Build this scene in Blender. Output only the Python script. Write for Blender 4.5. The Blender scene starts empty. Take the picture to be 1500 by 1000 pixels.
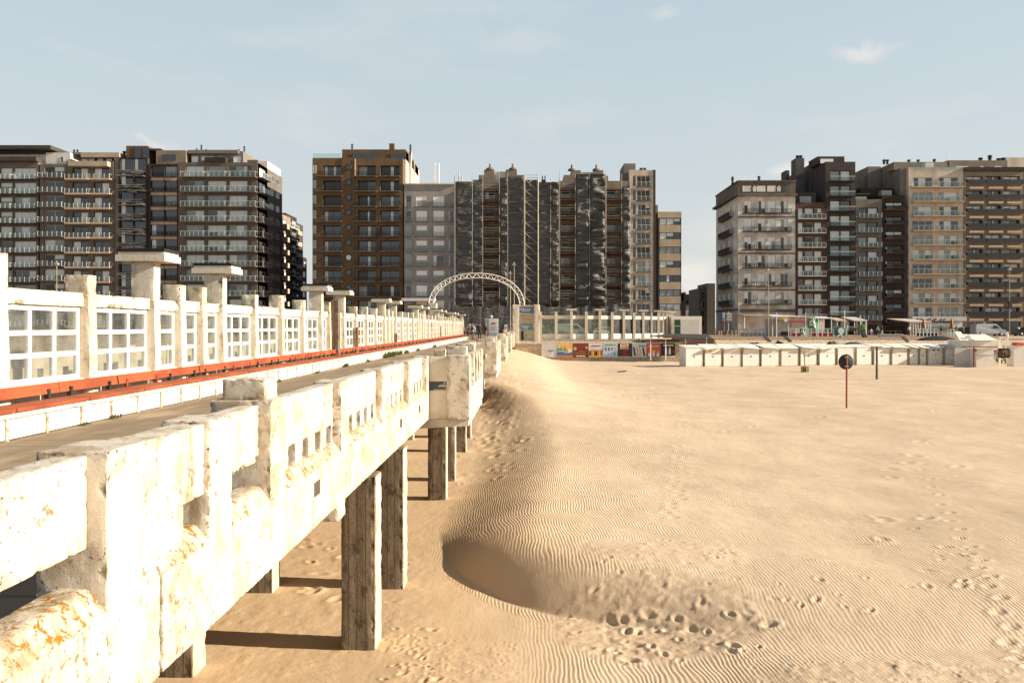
import bpy, bmesh, math, random
import numpy as np
from mathutils import Vector, Matrix, noise as mn
random.seed(7); rng=np.random.default_rng(7)
R=math.radians
SC=bpy.context.scene; COL=SC.collection
# ---------------- camera, sky, sun, exposure
F=1200.0; VX=770.0; VY=478.5; EYE=1.5
cd=bpy.data.cameras.new('camera'); cam=bpy.data.objects.new('camera',cd); COL.objects.link(cam)
cam.location=(0,0,EYE); cam.rotation_euler=(R(90),0,0)
cd.sensor_width=36; cd.lens=36*F/1500; cd.shift_x=-(VX-750)/1500; cd.shift_y=-(500-VY)/1500
cd.clip_start=.05; cd.clip_end=5000; SC.camera=cam
SUN_EL=22.5; SUN_AZ=5.5      # elevation; degrees behind the +X axis (towards the camera)
w=bpy.data.worlds.new('World'); SC.world=w; w.use_nodes=True
nt=w.node_tree; N=nt.nodes; L=nt.links; N.clear()
wo=N.new('ShaderNodeOutputWorld'); bg=N.new('ShaderNodeBackground'); sky=N.new('ShaderNodeTexSky')
sky.sky_type='NISHITA'; sky.sun_disc=False; sky.sun_elevation=R(SUN_EL); sky.sun_rotation=R(90+SUN_AZ)
sky.air_density=1.0; sky.dust_density=2.0; sky.ozone_density=1.0; sky.altitude=0
SKY_MIX=.85; SKY_STR=.077
tc=N.new('ShaderNodeTexCoord'); sx=N.new('ShaderNodeSeparateXYZ'); L.new(tc.outputs['Generated'],sx.inputs[0])
rmp=N.new('ShaderNodeValToRGB'); L.new(sx.outputs['Z'],rmp.inputs[0])
e=rmp.color_ramp.elements; e[0].position=0.0; e[0].color=(4.0,4.05,3.9,1); e[1].position=.36; e[1].color=(3.15,3.72,4.0,1); ez=e.new(.42); ez.color=(2.9,3.5,3.9,1); ez=e.new(.58); ez.color=(.4,.62,1.0,1)
m1=N.new('ShaderNodeMixRGB'); m1.inputs[0].default_value=SKY_MIX; L.new(sky.outputs[0],m1.inputs[1]); L.new(rmp.outputs[0],m1.inputs[2])
mp=N.new('ShaderNodeMapping'); mp.inputs['Scale'].default_value=(2.2,2.2,7.5); mp.inputs['Location'].default_value=(.3,.9,.27)
L.new(tc.outputs['Generated'],mp.inputs[0])
cn=N.new('ShaderNodeTexNoise'); cn.inputs['Scale'].default_value=1.6; cn.inputs['Detail'].default_value=8; cn.inputs['Roughness'].default_value=.58; L.new(mp.outputs[0],cn.inputs[0])
cr=N.new('ShaderNodeValToRGB'); cr.color_ramp.elements[0].position=.56; cr.color_ramp.elements[1].position=.78; cr.color_ramp.elements[1].color=(.75,.75,.75,1); L.new(cn.outputs[0],cr.inputs[0])
def puff(px,py,sx_,sz_,amp,last):
    # a small cloud in a fixed direction of the sky
    v=Vector(((px-VX)/F,1,(VY-py)/F)).normalized()
    sb=N.new('ShaderNodeVectorMath'); sb.operation='SUBTRACT'; L.new(wn.outputs[0],sb.inputs[0]); sb.inputs[1].default_value=v
    sc=N.new('ShaderNodeVectorMath'); sc.operation='MULTIPLY'; L.new(sb.outputs[0],sc.inputs[0]); sc.inputs[1].default_value=(1/sx_,1/sx_,1/sz_)
    ln=N.new('ShaderNodeVectorMath'); ln.operation='LENGTH'; L.new(sc.outputs[0],ln.inputs[0])
    mr=N.new('ShaderNodeMapRange'); mr.interpolation_type='SMOOTHSTEP'; mr.inputs[1].default_value=1; mr.inputs[2].default_value=.1; mr.inputs[3].default_value=0; mr.inputs[4].default_value=amp; L.new(ln.outputs['Value'],mr.inputs[0])
    if last is None: return mr.outputs[0]
    mx=N.new('ShaderNodeMath'); mx.operation='MAXIMUM'; L.new(last,mx.inputs[0]); L.new(mr.outputs[0],mx.inputs[1]); return mx.outputs[0]
n2=N.new('ShaderNodeTexNoise'); n2.inputs['Scale'].default_value=22; n2.inputs['Detail'].default_value=8; L.new(tc.outputs['Generated'],n2.inputs[0])
n3=N.new('ShaderNodeVectorMath'); n3.operation='SUBTRACT'; L.new(n2.outputs['Color'],n3.inputs[0]); n3.inputs[1].default_value=(.5,.5,.5)
n4=N.new('ShaderNodeVectorMath'); n4.operation='SCALE'; n4.inputs['Scale'].default_value=.055; L.new(n3.outputs[0],n4.inputs[0])
wn=N.new('ShaderNodeVectorMath'); wn.operation='ADD'; L.new(tc.outputs['Generated'],wn.inputs[0]); L.new(n4.outputs[0],wn.inputs[1])
last=None
for a in [(1268,78,.04,.016,.55),(965,12,.03,.012,.25),(1010,395,.05,.03,.8),(228,212,.025,.008,.5),(1165,250,.035,.016,.7),(1020,420,.06,.02,.8),(1060,340,.09,.03,.25),(300,228,.03,.008,.3),(760,60,.09,.02,.18)]:
    last=puff(*a,last)
sm=N.new('ShaderNodeMath'); sm.operation='MULTIPLY'; sm.inputs[1].default_value=.4; L.new(cr.outputs[0],sm.inputs[0])
mm=N.new('ShaderNodeMath'); mm.operation='MAXIMUM'; L.new(sm.outputs[0],mm.inputs[0]); L.new(last,mm.inputs[1])
m2=N.new('ShaderNodeMixRGB'); L.new(mm.outputs[0],m2.inputs[0]); L.new(m1.outputs[0],m2.inputs[1]); m2.inputs[2].default_value=(5.0,4.75,4.4,1)
L.new(m2.outputs[0],bg.inputs[0]); bg.inputs[1].default_value=SKY_STR; L.new(bg.outputs[0],wo.inputs[0])
sl=bpy.data.lights.new('sun','SUN'); sl.energy=4.6; sl.angle=R(.5); sl.color=(1,.89,.74)
so=bpy.data.objects.new('sun',sl); COL.objects.link(so)
sd=Vector((math.cos(R(SUN_EL))*math.cos(R(SUN_AZ)),-math.cos(R(SUN_EL))*math.sin(R(SUN_AZ)),math.sin(R(SUN_EL))))
so.rotation_euler=sd.to_track_quat('Z','Y').to_euler(); so.location=(40,-10,40)
SC.view_settings.view_transform='Standard'; SC.view_settings.look='None'; SC.view_settings.gamma=1; SC.view_settings.use_curve_mapping=False
SC.view_settings.exposure=1.25
# ---------------- helpers
def WX(px,Y): return (px-VX)*Y/F
def WZ(py,Y): return EYE+(VY-py)*Y/F
def tag(o,label=None,cat=None,group=None,kind=None):
    if label: o['label']=label
    if cat: o['category']=cat
    if group: o['group']=group
    if kind: o['kind']=kind
    return o
def thing(name,label,cat,loc=(0,0,0),rz=0,group=None):
    o=bpy.data.objects.new(name,None); COL.objects.link(o); o.location=loc; o.rotation_euler=(0,0,rz); o.empty_display_size=.1
    return tag(o,label,cat,group)
def link(name,me,parent=None,loc=None,rz=0):
    o=bpy.data.objects.new(name,me); COL.objects.link(o)
    if parent: o.parent=parent
    if loc is not None: o.location=loc
    if rz: o.rotation_euler=(0,0,rz)
    return o
def dup(o,parent=None,loc=None,rz=None):
    c=o.copy(); COL.objects.link(c)
    if parent: c.parent=parent
    if loc is not None: c.location=loc
    if rz is not None: c.rotation_euler=(0,0,rz)
    for ch in list(o.children): dup(ch,c)
    return c
class MB:
    def __init__(s): s.v=[]; s.f=[]; s.m=[]; s.sm=[]
    def add(s,vs,fs,m=0,smooth=False):
        b=len(s.v); s.v+=[tuple(v) for v in vs]
        for f in fs: s.f.append([b+i for i in f]); s.m.append(m); s.sm.append(smooth)
        return s
    def box(s,x0,x1,y0,y1,z0,z1,m=0):
        return s.hexa([(x0,y0,z0),(x1,y0,z0),(x1,y1,z0),(x0,y1,z0),(x0,y0,z1),(x1,y0,z1),(x1,y1,z1),(x0,y1,z1)],m)
    def hexa(s,c,m=0): return s.add(c,[(3,2,1,0),(4,5,6,7),(0,1,5,4),(1,2,6,5),(2,3,7,6),(3,0,4,7)],m)
    def prism(s,pts,a,b,axis='y',m=0):
        n=len(pts)
        def P(p,t): return {'y':(p[0],t,p[1]),'x':(t,p[0],p[1]),'z':(p[0],p[1],t)}[axis]
        return s.add([P(p,a) for p in pts]+[P(p,b) for p in pts],[list(range(n))[::-1],list(range(n,2*n))]+[(i,(i+1)%n,n+(i+1)%n,n+i) for i in range(n)],m)
    def tube(s,a,b,r,r2=None,n=8,m=0,cap=True):
        a=Vector(a); b=Vector(b); r2=r if r2 is None else r2; d=(b-a).normalized()
        u=d.orthogonal().normalized(); v=d.cross(u); vs=[]
        for p,q in ((a,r),(b,r2)):
            for i in range(n):
                t=2*math.pi*i/n; vs.append(p+(u*math.cos(t)+v*math.sin(t))*q)
        s.add(vs,[(i,(i+1)%n,n+(i+1)%n,n+i) for i in range(n)],m,n>5)
        if cap: s.add(vs,[list(range(n))[::-1],list(range(n,2*n))],m)
        return s
    def lathe(s,prof,c=(0,0,0),n=16,m=0):
        vs=[];fs=[]
        for r,z in prof:
            for i in range(n):
                t=2*math.pi*i/n; vs.append((c[0]+r*math.cos(t),c[1]+r*math.sin(t),c[2]+z))
        for k in range(len(prof)-1):
            for i in range(n): fs.append((k*n+i,k*n+(i+1)%n,(k+1)*n+(i+1)%n,(k+1)*n+i))
        return s.add(vs,fs,m,True)
    def disc(s,c,r,axis='y',t=.02,n=32,m=0):
        pts=[(c[0]+r*math.cos(2*math.pi*i/n),c[2]+r*math.sin(2*math.pi*i/n)) for i in range(n)]
        return s.prism(pts,c[1],c[1]+t,'y',m)
    def grid(s,fn,nu,nv,m=0,smooth=True):
        vs=[fn(i/nu,j/nv) for j in range(nv+1) for i in range(nu+1)]
        return s.add(vs,[(j*(nu+1)+i,j*(nu+1)+i+1,(j+1)*(nu+1)+i+1,(j+1)*(nu+1)+i) for j in range(nv) for i in range(nu)],m,smooth)
    def mesh(s,name,mats):
        me=bpy.data.meshes.new(name); me.from_pydata(s.v,[],s.f)
        for a in (mats if isinstance(mats,(list,tuple)) else [mats]): me.materials.append(a)
        me.polygons.foreach_set('material_index',s.m); me.polygons.foreach_set('use_smooth',s.sm); me.update(); return me
    def build(s,name,mats,parent=None,loc=None,rz=0): return link(name,s.mesh(name,mats),parent,loc,rz)
# rounded, worn block: outer surface of a box, subdivided, edges rounded and chipped
def worn(x0,x1,y0,y1,z0,z1,r=.02,step=.03,chip=.02,rough=.004,warp=None,seed=0,mb=None,m=0,skip=()):
    mb=mb or MB(); lo=Vector((x0,y0,z0)); hi=Vector((x1,y1,z1)); sz=hi-lo
    r=min(r*.6,min(sz)*.45); n=[max(3,int(math.ceil(sz[i]/step))) for i in range(3)]
    def axis(i):
        k=n[i]; a=[lo[i],lo[i]+r*.35,lo[i]+r*.9]; b=[hi[i]-r*.9,hi[i]-r*.35,hi[i]]
        inner=[lo[i]+r*.9+(sz[i]-1.8*r)*t/k for t in range(1,k)]
        return a+inner+b
    A=[axis(i) for i in range(3)]; off=Vector((seed*7.3,seed*3.1,seed*1.7))
    def P(p):
        c=Vector([min(max(p[i],lo[i]+r),hi[i]-r) for i in range(3)]); d=p-c
        nn=d.normalized() if d.length>1e-9 else Vector((0,0,1))
        q=c+nn*r if d.length>1e-9 else p
        cnt=sum(1 for i in range(3) if min(p[i]-lo[i],hi[i]-p[i])<r*1.05)
        e_=0.0
        if cnt>=2:
            t=mn.noise((p+off)*19)+.8*mn.noise((p+off)*43); e_=min(.6,max(0,t-.22)*1.8)*chip
        q=q-nn*e_+nn*(mn.noise((p+off)*24)*rough*.35+mn.noise((p+off)*3.1)*rough*.4)
        return warp(q) if warp else q
    for ax in range(3):
        u,v=[(1,2),(2,0),(0,1)][ax]
        for sgn in (0,1):
            if (ax,sgn) in skip: continue
            au,av=A[u],A[v]; vs=[]
            for b_ in av:
                for a_ in au:
                    p=Vector((0,0,0)); p[ax]=hi[ax] if sgn else lo[ax]; p[u]=a_; p[v]=b_; vs.append(P(p))
            nu=len(au); fs=[]
            for j in range(len(av)-1):
                for i in range(nu-1):
                    q=(j*nu+i,j*nu+i+1,(j+1)*nu+i+1,(j+1)*nu+i); fs.append(q if sgn else q[::-1])
            mb.add(vs,fs,m,True)
    return mb
# ---------------- materials
def node_mat(name,fn,rough=.8,spec=.3,metal=0):
    m=bpy.data.materials.new(name); m.use_nodes=True; t=m.node_tree; b=t.nodes['Principled BSDF']
    b.inputs['Roughness'].default_value=rough; b.inputs['Specular IOR Level'].default_value=spec; b.inputs['Metallic'].default_value=metal
    G=NG(t,b); fn(G); return m
class NG:
    def __init__(s,t,b): s.t=t; s.b=b; s.tc=t.nodes.new('ShaderNodeTexCoord'); s.co=s.tc.outputs['Object']
    def world(s): g=s.t.nodes.new('ShaderNodeNewGeometry'); s.geo=g; s.co=g.outputs['Position']; return s
    def map(s,sc,loc=(0,0,0),src=None):
        m=s.t.nodes.new('ShaderNodeMapping'); m.inputs['Scale'].default_value=sc; m.inputs['Location'].default_value=loc; s.t.links.new(src or s.co,m.inputs[0]); return m.outputs[0]
    def noise(s,scale,detail=6,rough=.55,co=None,dist=0,color=False):
        n=s.t.nodes.new('ShaderNodeTexNoise'); n.inputs['Scale'].default_value=scale; n.inputs['Detail'].default_value=detail; n.inputs['Roughness'].default_value=rough; n.inputs['Distortion'].default_value=dist
        s.t.links.new(co or s.co,n.inputs['Vector']); return n.outputs['Color' if color else 'Fac']
    def vor(s,scale,co=None,out='Distance'):
        n=s.t.nodes.new('ShaderNodeTexVoronoi'); n.inputs['Scale'].default_value=scale; s.t.links.new(co or s.co,n.inputs['Vector']); return n.outputs[out]
    def wave(s,scale,dist=0,co=None,dir='X',prof='SIN',detail=2,dscale=1):
        n=s.t.nodes.new('ShaderNodeTexWave'); n.bands_direction=dir; n.wave_profile=prof; n.inputs['Scale'].default_value=scale; n.inputs['Distortion'].default_value=dist; n.inputs['Detail'].default_value=detail; n.inputs['Detail Scale'].default_value=dscale
        s.t.links.new(co or s.co,n.inputs['Vector']); return n.outputs['Fac']
    def brick(s,scale,c1,c2,mort,bw=.5,rh=.25,ms=.02,co=None):
        n=s.t.nodes.new('ShaderNodeTexBrick'); n.inputs['Scale'].default_value=scale; n.inputs['Color1'].default_value=(*c1,1); n.inputs['Color2'].default_value=(*c2,1); n.inputs['Mortar'].default_value=(*mort,1); n.inputs['Brick Width'].default_value=bw; n.inputs['Row Height'].default_value=rh; n.inputs['Mortar Size'].default_value=ms
        s.t.links.new(co or s.co,n.inputs['Vector']); return n
    def ramp(s,src,a,b,lo=0,hi=1,smooth=True):
        m=s.t.nodes.new('ShaderNodeMapRange'); m.interpolation_type='SMOOTHSTEP' if smooth else 'LINEAR'
        for i,vv in zip((1,2,3,4),(a,b,lo,hi)): m.inputs[i].default_value=vv
        s.t.links.new(src,m.inputs[0]); return m.outputs[0]
    def math(s,op,a,b=0,c=None):
        m=s.t.nodes.new('ShaderNodeMath'); m.operation=op
        for i,x in enumerate((a,b,c)):
            if x is None: continue
            if isinstance(x,(int,float)): m.inputs[i].default_value=x
            else: s.t.links.new(x,m.inputs[i])
        return m.outputs[0]
    def mix(s,fac,a,b,mode='MIX'):
        m=s.t.nodes.new('ShaderNodeMixRGB'); m.blend_type=mode
        for i,x in enumerate((fac,a,b)):
            if isinstance(x,(int,float)): m.inputs[i].default_value=x if i==0 else (x,x,x,1)
            elif isinstance(x,tuple): m.inputs[i].default_value=(*x,1)
            else: s.t.links.new(x,m.inputs[i])
        return m.outputs[0]
    def sep(s,src=None):
        m=s.t.nodes.new('ShaderNodeSeparateXYZ'); s.t.links.new(src or s.co,m.inputs[0]); return m.outputs
    def normal(s):
        g=s.t.nodes.new('ShaderNodeNewGeometry'); return s.sep(g.outputs['Normal'])
    def attr(s,n):
        a=s.t.nodes.new('ShaderNodeAttribute'); a.attribute_name=n; return a.outputs['Fac']
    def col(s,x):
        if isinstance(x,tuple): s.b.inputs['Base Color'].default_value=(*x,1)
        else: s.t.links.new(x,s.b.inputs['Base Color'])
    def rough(s,x): s.t.links.new(x,s.b.inputs['Roughness'])
    def bump(s,h,dist=.01,st=1.0,prev=None):
        b=s.t.nodes.new('ShaderNodeBump'); b.inputs['Distance'].default_value=dist; b.inputs['Strength'].default_value=st; s.t.links.new(h,b.inputs['Height'])
        if prev is not None: s.t.links.new(prev,b.inputs['Normal'])
        s.t.links.new(b.outputs[0],s.b.inputs['Normal']); return b.outputs[0]
def paint_fn(base,grime=.5,lichen=0,streak=.5,edge=True):
    def fn(g):
        g.world(); gp=g.t.nodes.new('ShaderNodeNewGeometry').outputs['Pointiness']
        broad=g.noise(1.3,6,.6,g.map((1,1,1),(2,3,9))); area=g.ramp(broad,.40,.62)
        c=g.mix(g.ramp(g.noise(2.2,11,.72),.46,.64,0,.8*grime),base,(.30,.215,.12))
        run=g.noise(7,7,.65,g.map((1,1,.16))); c=g.mix(g.math('MULTIPLY',g.ramp(run,.52,.64,0,.75*streak),area),c,(.26,.165,.08))
        scab=g.ramp(g.noise(8,12,.75),.565,.595,0,min(1,grime)); scab=g.math('MULTIPLY',scab,g.ramp(g.noise(1.9,5,.6,g.map((1,1,1),(7,1,4))),.46,.56)); c=g.mix(scab,c,(.19,.125,.065))
        pale=g.ramp(g.noise(6,11,.72,g.map((1,1,1),(12,3,8))),.54,.59,0,.45); c=g.mix(g.math('MULTIPLY',pale,area),c,(.40,.32,.22))
        sp=g.ramp(g.noise(42,5,.65),.60,.635,0,min(1,grime*1.2)); spm=g.ramp(g.noise(3.1,6,.65,g.map((1,1,1),(4,4,1))),.50,.60); c=g.mix(g.math('MULTIPLY',sp,spm),c,(.075,.045,.02))
        dt=g.ramp(g.vor(22),.05,.11,min(1,grime),0); c=g.mix(g.math('MULTIPLY',dt,g.ramp(g.noise(2.5,4),.52,.58)),c,(.12,.07,.03))
        rs=g.ramp(g.noise(11,7,.65,g.map((1,1,.7),(5,5,5))),.65,.675,0,min(.9,grime)); c=g.mix(rs,c,(.34,.12,.03))
        if not edge: gp=g.math('ADD',g.math('MULTIPLY',gp,0),.5)
        ed=g.math('MULTIPLY',g.ramp(gp,.51,.55),g.ramp(g.noise(16,8,.7,g.map((1,1,1),(6,2,6))),.47,.56)); c=g.mix(g.math('MULTIPLY',ed,.85),c,(.22,.155,.09))
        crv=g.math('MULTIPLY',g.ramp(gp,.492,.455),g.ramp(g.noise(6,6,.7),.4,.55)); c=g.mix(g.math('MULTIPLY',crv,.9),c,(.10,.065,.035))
        if lichen:
            up=g.ramp(g.normal()[2],.15,.5); lm=g.ramp(g.noise(1.7,4,.5,g.map((1,1,1),(1,7,3))),.36,.47)
            li=g.ramp(g.noise(12,10,.75,g.map((1,1,1),(9,2,4)),.5),.525,.55); c=g.mix(g.math('MULTIPLY',g.math('MULTIPLY',g.ramp(g.noise(10,8,.7),.48,.6,0,.8),up),.8),c,(.30,.22,.12))
            c=g.mix(g.math('MULTIPLY',g.math('MULTIPLY',li,up),lm),c,(.27,.125,.012))
            lw=g.ramp(g.noise(14,9,.72,g.map((1,1,1),(2,8,2))),.61,.63); c=g.mix(g.math('MULTIPLY',lw,lm),c,(.28,.14,.02))
        g.col(c); n=g.bump(g.noise(95,6,.75),.004,.8); n=g.bump(scab,.006,-.8,n); n=g.bump(g.math('ADD',sp,dt),.004,-.8,n); g.bump(g.noise(22,9,.7),.010,.9,n)
    return fn
paint=node_mat('white_painted_concrete',paint_fn((.60,.54,.44),.85,.0,1.0),.85,.2)
paint_l=node_mat('lichened_painted_concrete',paint_fn((.58,.51,.40),.9,1.3,1.0),.88,.2)
paint_s=node_mat('scuffed_painted_concrete',paint_fn((.57,.49,.37),.6,0,1.0),.85,.2)
creamp=node_mat('smooth_cream_paint',paint_fn((.62,.555,.445),.25,0,.45,False),.8,.2)
cream=node_mat('cream_painted_concrete',paint_fn((.61,.55,.445),.35,0,.5),.8,.2)
def f(g):
    g.world(); q=g.sep(); bx=g.math('ADD',g.math('MULTIPLY',q[0],8.5),g.math('MULTIPLY',q[1],8.5)); fr=g.math('FRACT',g.math('ADD',bx,g.math('MULTIPLY',g.noise(2,2),.12)))
    seam=g.ramp(g.math('MINIMUM',fr,g.math('SUBTRACT',1,fr)),.0,.09,1,0); brd=g.noise(1.0,0,.5,g.map((8.5,8.5,.02)))
    st=g.noise(14,8,.7,g.map((1,1,.09))); pt=g.noise(5,10,.72,g.map((1,1,.7),(2,5,1)))
    c=g.mix(g.ramp(brd,.3,.7),(.15,.11,.072),(.23,.175,.115)); c=g.mix(g.ramp(st,.48,.66,0,.7),c,(.075,.05,.032)); c=g.mix(g.math('MULTIPLY',seam,.9),c,(.05,.035,.022))
    c=g.mix(g.ramp(pt,.52,.62,0,.85),c,(.055,.042,.032)); c=g.mix(g.ramp(g.noise(24,6,.7),.62,.7,0,.7),c,(.6,.5,.36)); g.col(c)
    n=g.bump(seam,.03,-1.0); n=g.bump(pt,.035,.8,n); n=g.bump(st,.012,.6,n); g.bump(g.noise(34,8,.72),.015,.8,n)
pilem=node_mat('board_marked_concrete',f,.9,.2)
def f(g):
    g.world(); c=g.mix(g.ramp(g.noise(1.2,8,.6,g.map((1,.25,1))),.35,.65),(.20,.15,.095),(.26,.20,.13)); c=g.mix(g.ramp(g.wave(.55,.3,None,'Y'),.0,.03,.7,0),c,(.12,.08,.05))
    c=g.mix(g.ramp(g.noise(14,7,.7),.6,.7,0,.5),c,(.2,.15,.1)); c=g.mix(g.ramp(g.noise(.7,5,.6,g.map((1,.3,1),(4,1,0))),.55,.68,0,.8),c,(.42,.32,.2)); g.col(c); g.bump(g.noise(30,6,.7),.008)
deckm=node_mat('deck_concrete',f,.85)
def f(g):
    c=g.mix(g.ramp(g.noise(1.6,8,.6),.35,.65),(.31,.075,.024),(.22,.045,.014)); c=g.mix(g.ramp(g.noise(9,7,.6,g.map((1,.15,1))),.6,.7,0,.6),c,(.30,.14,.08)); c=g.mix(g.ramp(g.noise(40,3),.68,.74),c,(.07,.02,.01)); g.world(); g.col(c); g.bump(g.noise(60,4,.6,g.map((1,.1,1))),.003)
redwood=node_mat('orange_red_painted_wood',f,.55,.4)
def f(g): c=g.mix(g.ramp(g.noise(5,7,.6),.5,.75,0,.35),(.74,.69,.60),(.45,.34,.22)); g.col(c); g.bump(g.noise(25,5),.003)
white=node_mat('white_paint',f,.6,.35)
def f(g): g.world(); c=g.mix(g.ramp(g.noise(4,8,.6),.4,.7),(.52,.42,.30),(.30,.22,.14)); g.col(c); g.bump(g.noise(30,6,.7),.01)
tanc=node_mat('bare_tan_concrete',f,.9)
def plain(name,c,rough=.7,spec=.3,metal=0,var=.25,scale=3,bump=0):
    def fn(g):
        d=tuple(x*(1-var) for x in c); g.col(g.mix(g.ramp(g.noise(scale,7,.6),.35,.68),c,d))
        if bump: g.bump(g.noise(scale*8,5,.6),bump)
    return node_mat(name,fn,rough,spec,metal)
def pglass(name,tint,amt,rgh=.03):
    m=bpy.data.materials.new(name); m.use_nodes=True; t=m.node_tree; t.nodes.clear()
    o=t.nodes.new('ShaderNodeOutputMaterial'); tr=t.nodes.new('ShaderNodeBsdfTransparent'); tr.inputs[0].default_value=(*tint,1)
    gl=t.nodes.new('ShaderNodeBsdfGlossy'); gl.inputs['Roughness'].default_value=rgh; df=t.nodes.new('ShaderNodeBsdfDiffuse'); df.inputs[0].default_value=(.50,.52,.48,1)
    tcn=t.nodes.new('ShaderNodeTexCoord'); nn=t.nodes.new('ShaderNodeTexNoise'); nn.inputs['Scale'].default_value=2.2; nn.inputs['Detail'].default_value=7; t.links.new(tcn.outputs['Object'],nn.inputs[0])
    mr=t.nodes.new('ShaderNodeMapRange'); mr.inputs[1].default_value=.3; mr.inputs[2].default_value=.8; mr.inputs[3].default_value=amt*.3; mr.inputs[4].default_value=amt*1.6; t.links.new(nn.outputs[0],mr.inputs[0])
    a=t.nodes.new('ShaderNodeMixShader'); t.links.new(mr.outputs[0],a.inputs[0]); t.links.new(tr.outputs[0],a.inputs[1]); t.links.new(df.outputs[0],a.inputs[2])
    fr=t.nodes.new('ShaderNodeFresnel'); fr.inputs[0].default_value=1.5; b=t.nodes.new('ShaderNodeMixShader'); t.links.new(fr.outputs[0],b.inputs[0]); t.links.new(a.outputs[0],b.inputs[1]); t.links.new(gl.outputs[0],b.inputs[2]); t.links.new(b.outputs[0],o.inputs[0]); return m
screen_glass=pglass('salt_hazed_glass',(.62,.67,.62),.17)
rail_glass=pglass('balcony_glass',(.84,.90,.88),.02)
dark_metal=plain('dark_metal',(.03,.028,.026),.5,.4); alu=plain('aluminium',(.55,.55,.54),.4,.5,.3); galv=plain('galvanised_steel',(.42,.40,.36),.5,.5,.3)
rustred=plain('faded_red_paint',(.30,.06,.03),.5,.4,var=.4,scale=12)
blackrub=plain('black_bitumen',(.02,.019,.018),.8)
skin_m=plain('skin',(.45,.27,.19),.6); hair_m=plain('hair',(.05,.03,.02),.6)
# ---------------- terrain
def interp(y,xs,ys): return np.interp(y,xs,ys)
FC=np.array([(9,10.6),(3.2,11.6),(1.9,12.15),(1.1,12.45),(.4,12.8),(-.04,13.15),(-.52,13.7),(-1.0,14.5),(-1.45,15.6),(-1.8,17.2),(-1.95,19),(-2.0,21),(-1.8,24),(-1.75,28),(-1.8,33),(-2.4,38),(-5,43),(-9,46)],float)
for _ in range(2): FC=np.concatenate([FC[:1]]+[np.stack([FC[i]*.75+FC[i+1]*.25,FC[i]*.25+FC[i+1]*.75]) for i in range(len(FC)-1)]+[FC[-1:]])
def sdist(X,Y):
    best=np.full(X.shape,1e9); sg=np.ones(X.shape)
    for (ax,ay),(bx,by) in zip(FC[:-1],FC[1:]):
        dx,dy=bx-ax,by-ay; t=np.clip(((X-ax)*dx+(Y-ay)*dy)/(dx*dx+dy*dy),0,1)
        qx=X-(ax+t*dx); qy=Y-(ay+t*dy); d=np.hypot(qx,qy); cr_=dx*qy-dy*qx
        m=d<best; best=np.where(m,d,best); sg=np.where(m,np.where(cr_<0,1,-1),sg)
    return best*sg
def sst(t): t=np.clip(t,0,1); return t*t*(3-2*t)
def vnoise(X,Y,seed):
    r=np.random.default_rng(seed); T=r.random((256,256)); xi=np.floor(X).astype(int); yi=np.floor(Y).astype(int); fx=X-xi; fy=Y-yi
    fx=fx*fx*(3-2*fx); fy=fy*fy*(3-2*fy); g=lambda a,b:T[a%256,b%256]
    return (g(xi,yi)*(1-fx)+g(xi+1,yi)*fx)*(1-fy)+(g(xi,yi+1)*(1-fx)+g(xi+1,yi+1)*fx)*fy-.5
def fbm(X,Y,s,seed,o=4):
    a=1;t=0
    for k in range(o): t=t+a*vnoise(X*s*2**k+17*k,Y*s*2**k,seed+k); a*=.5
    return t
def px2w(px,py,z=-2.65): Yd=(EYE-z)*F/(py-VY); return (px-VX)*Yd/F,Yd
def ell(X,Y,px0,px1,py0,py1,soft=.35):
    x0,_=px2w(px0,(py0+py1)/2); x1,_=px2w(px1,(py0+py1)/2); _,y1=px2w(770,py0); _,y0=px2w(770,py1)
    d=np.hypot((X-(x0+x1)/2)/((x1-x0)/2),(Y-(y0+y1)/2)/((y1-y0)/2)); return sst((1.15-d)/soft)
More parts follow.
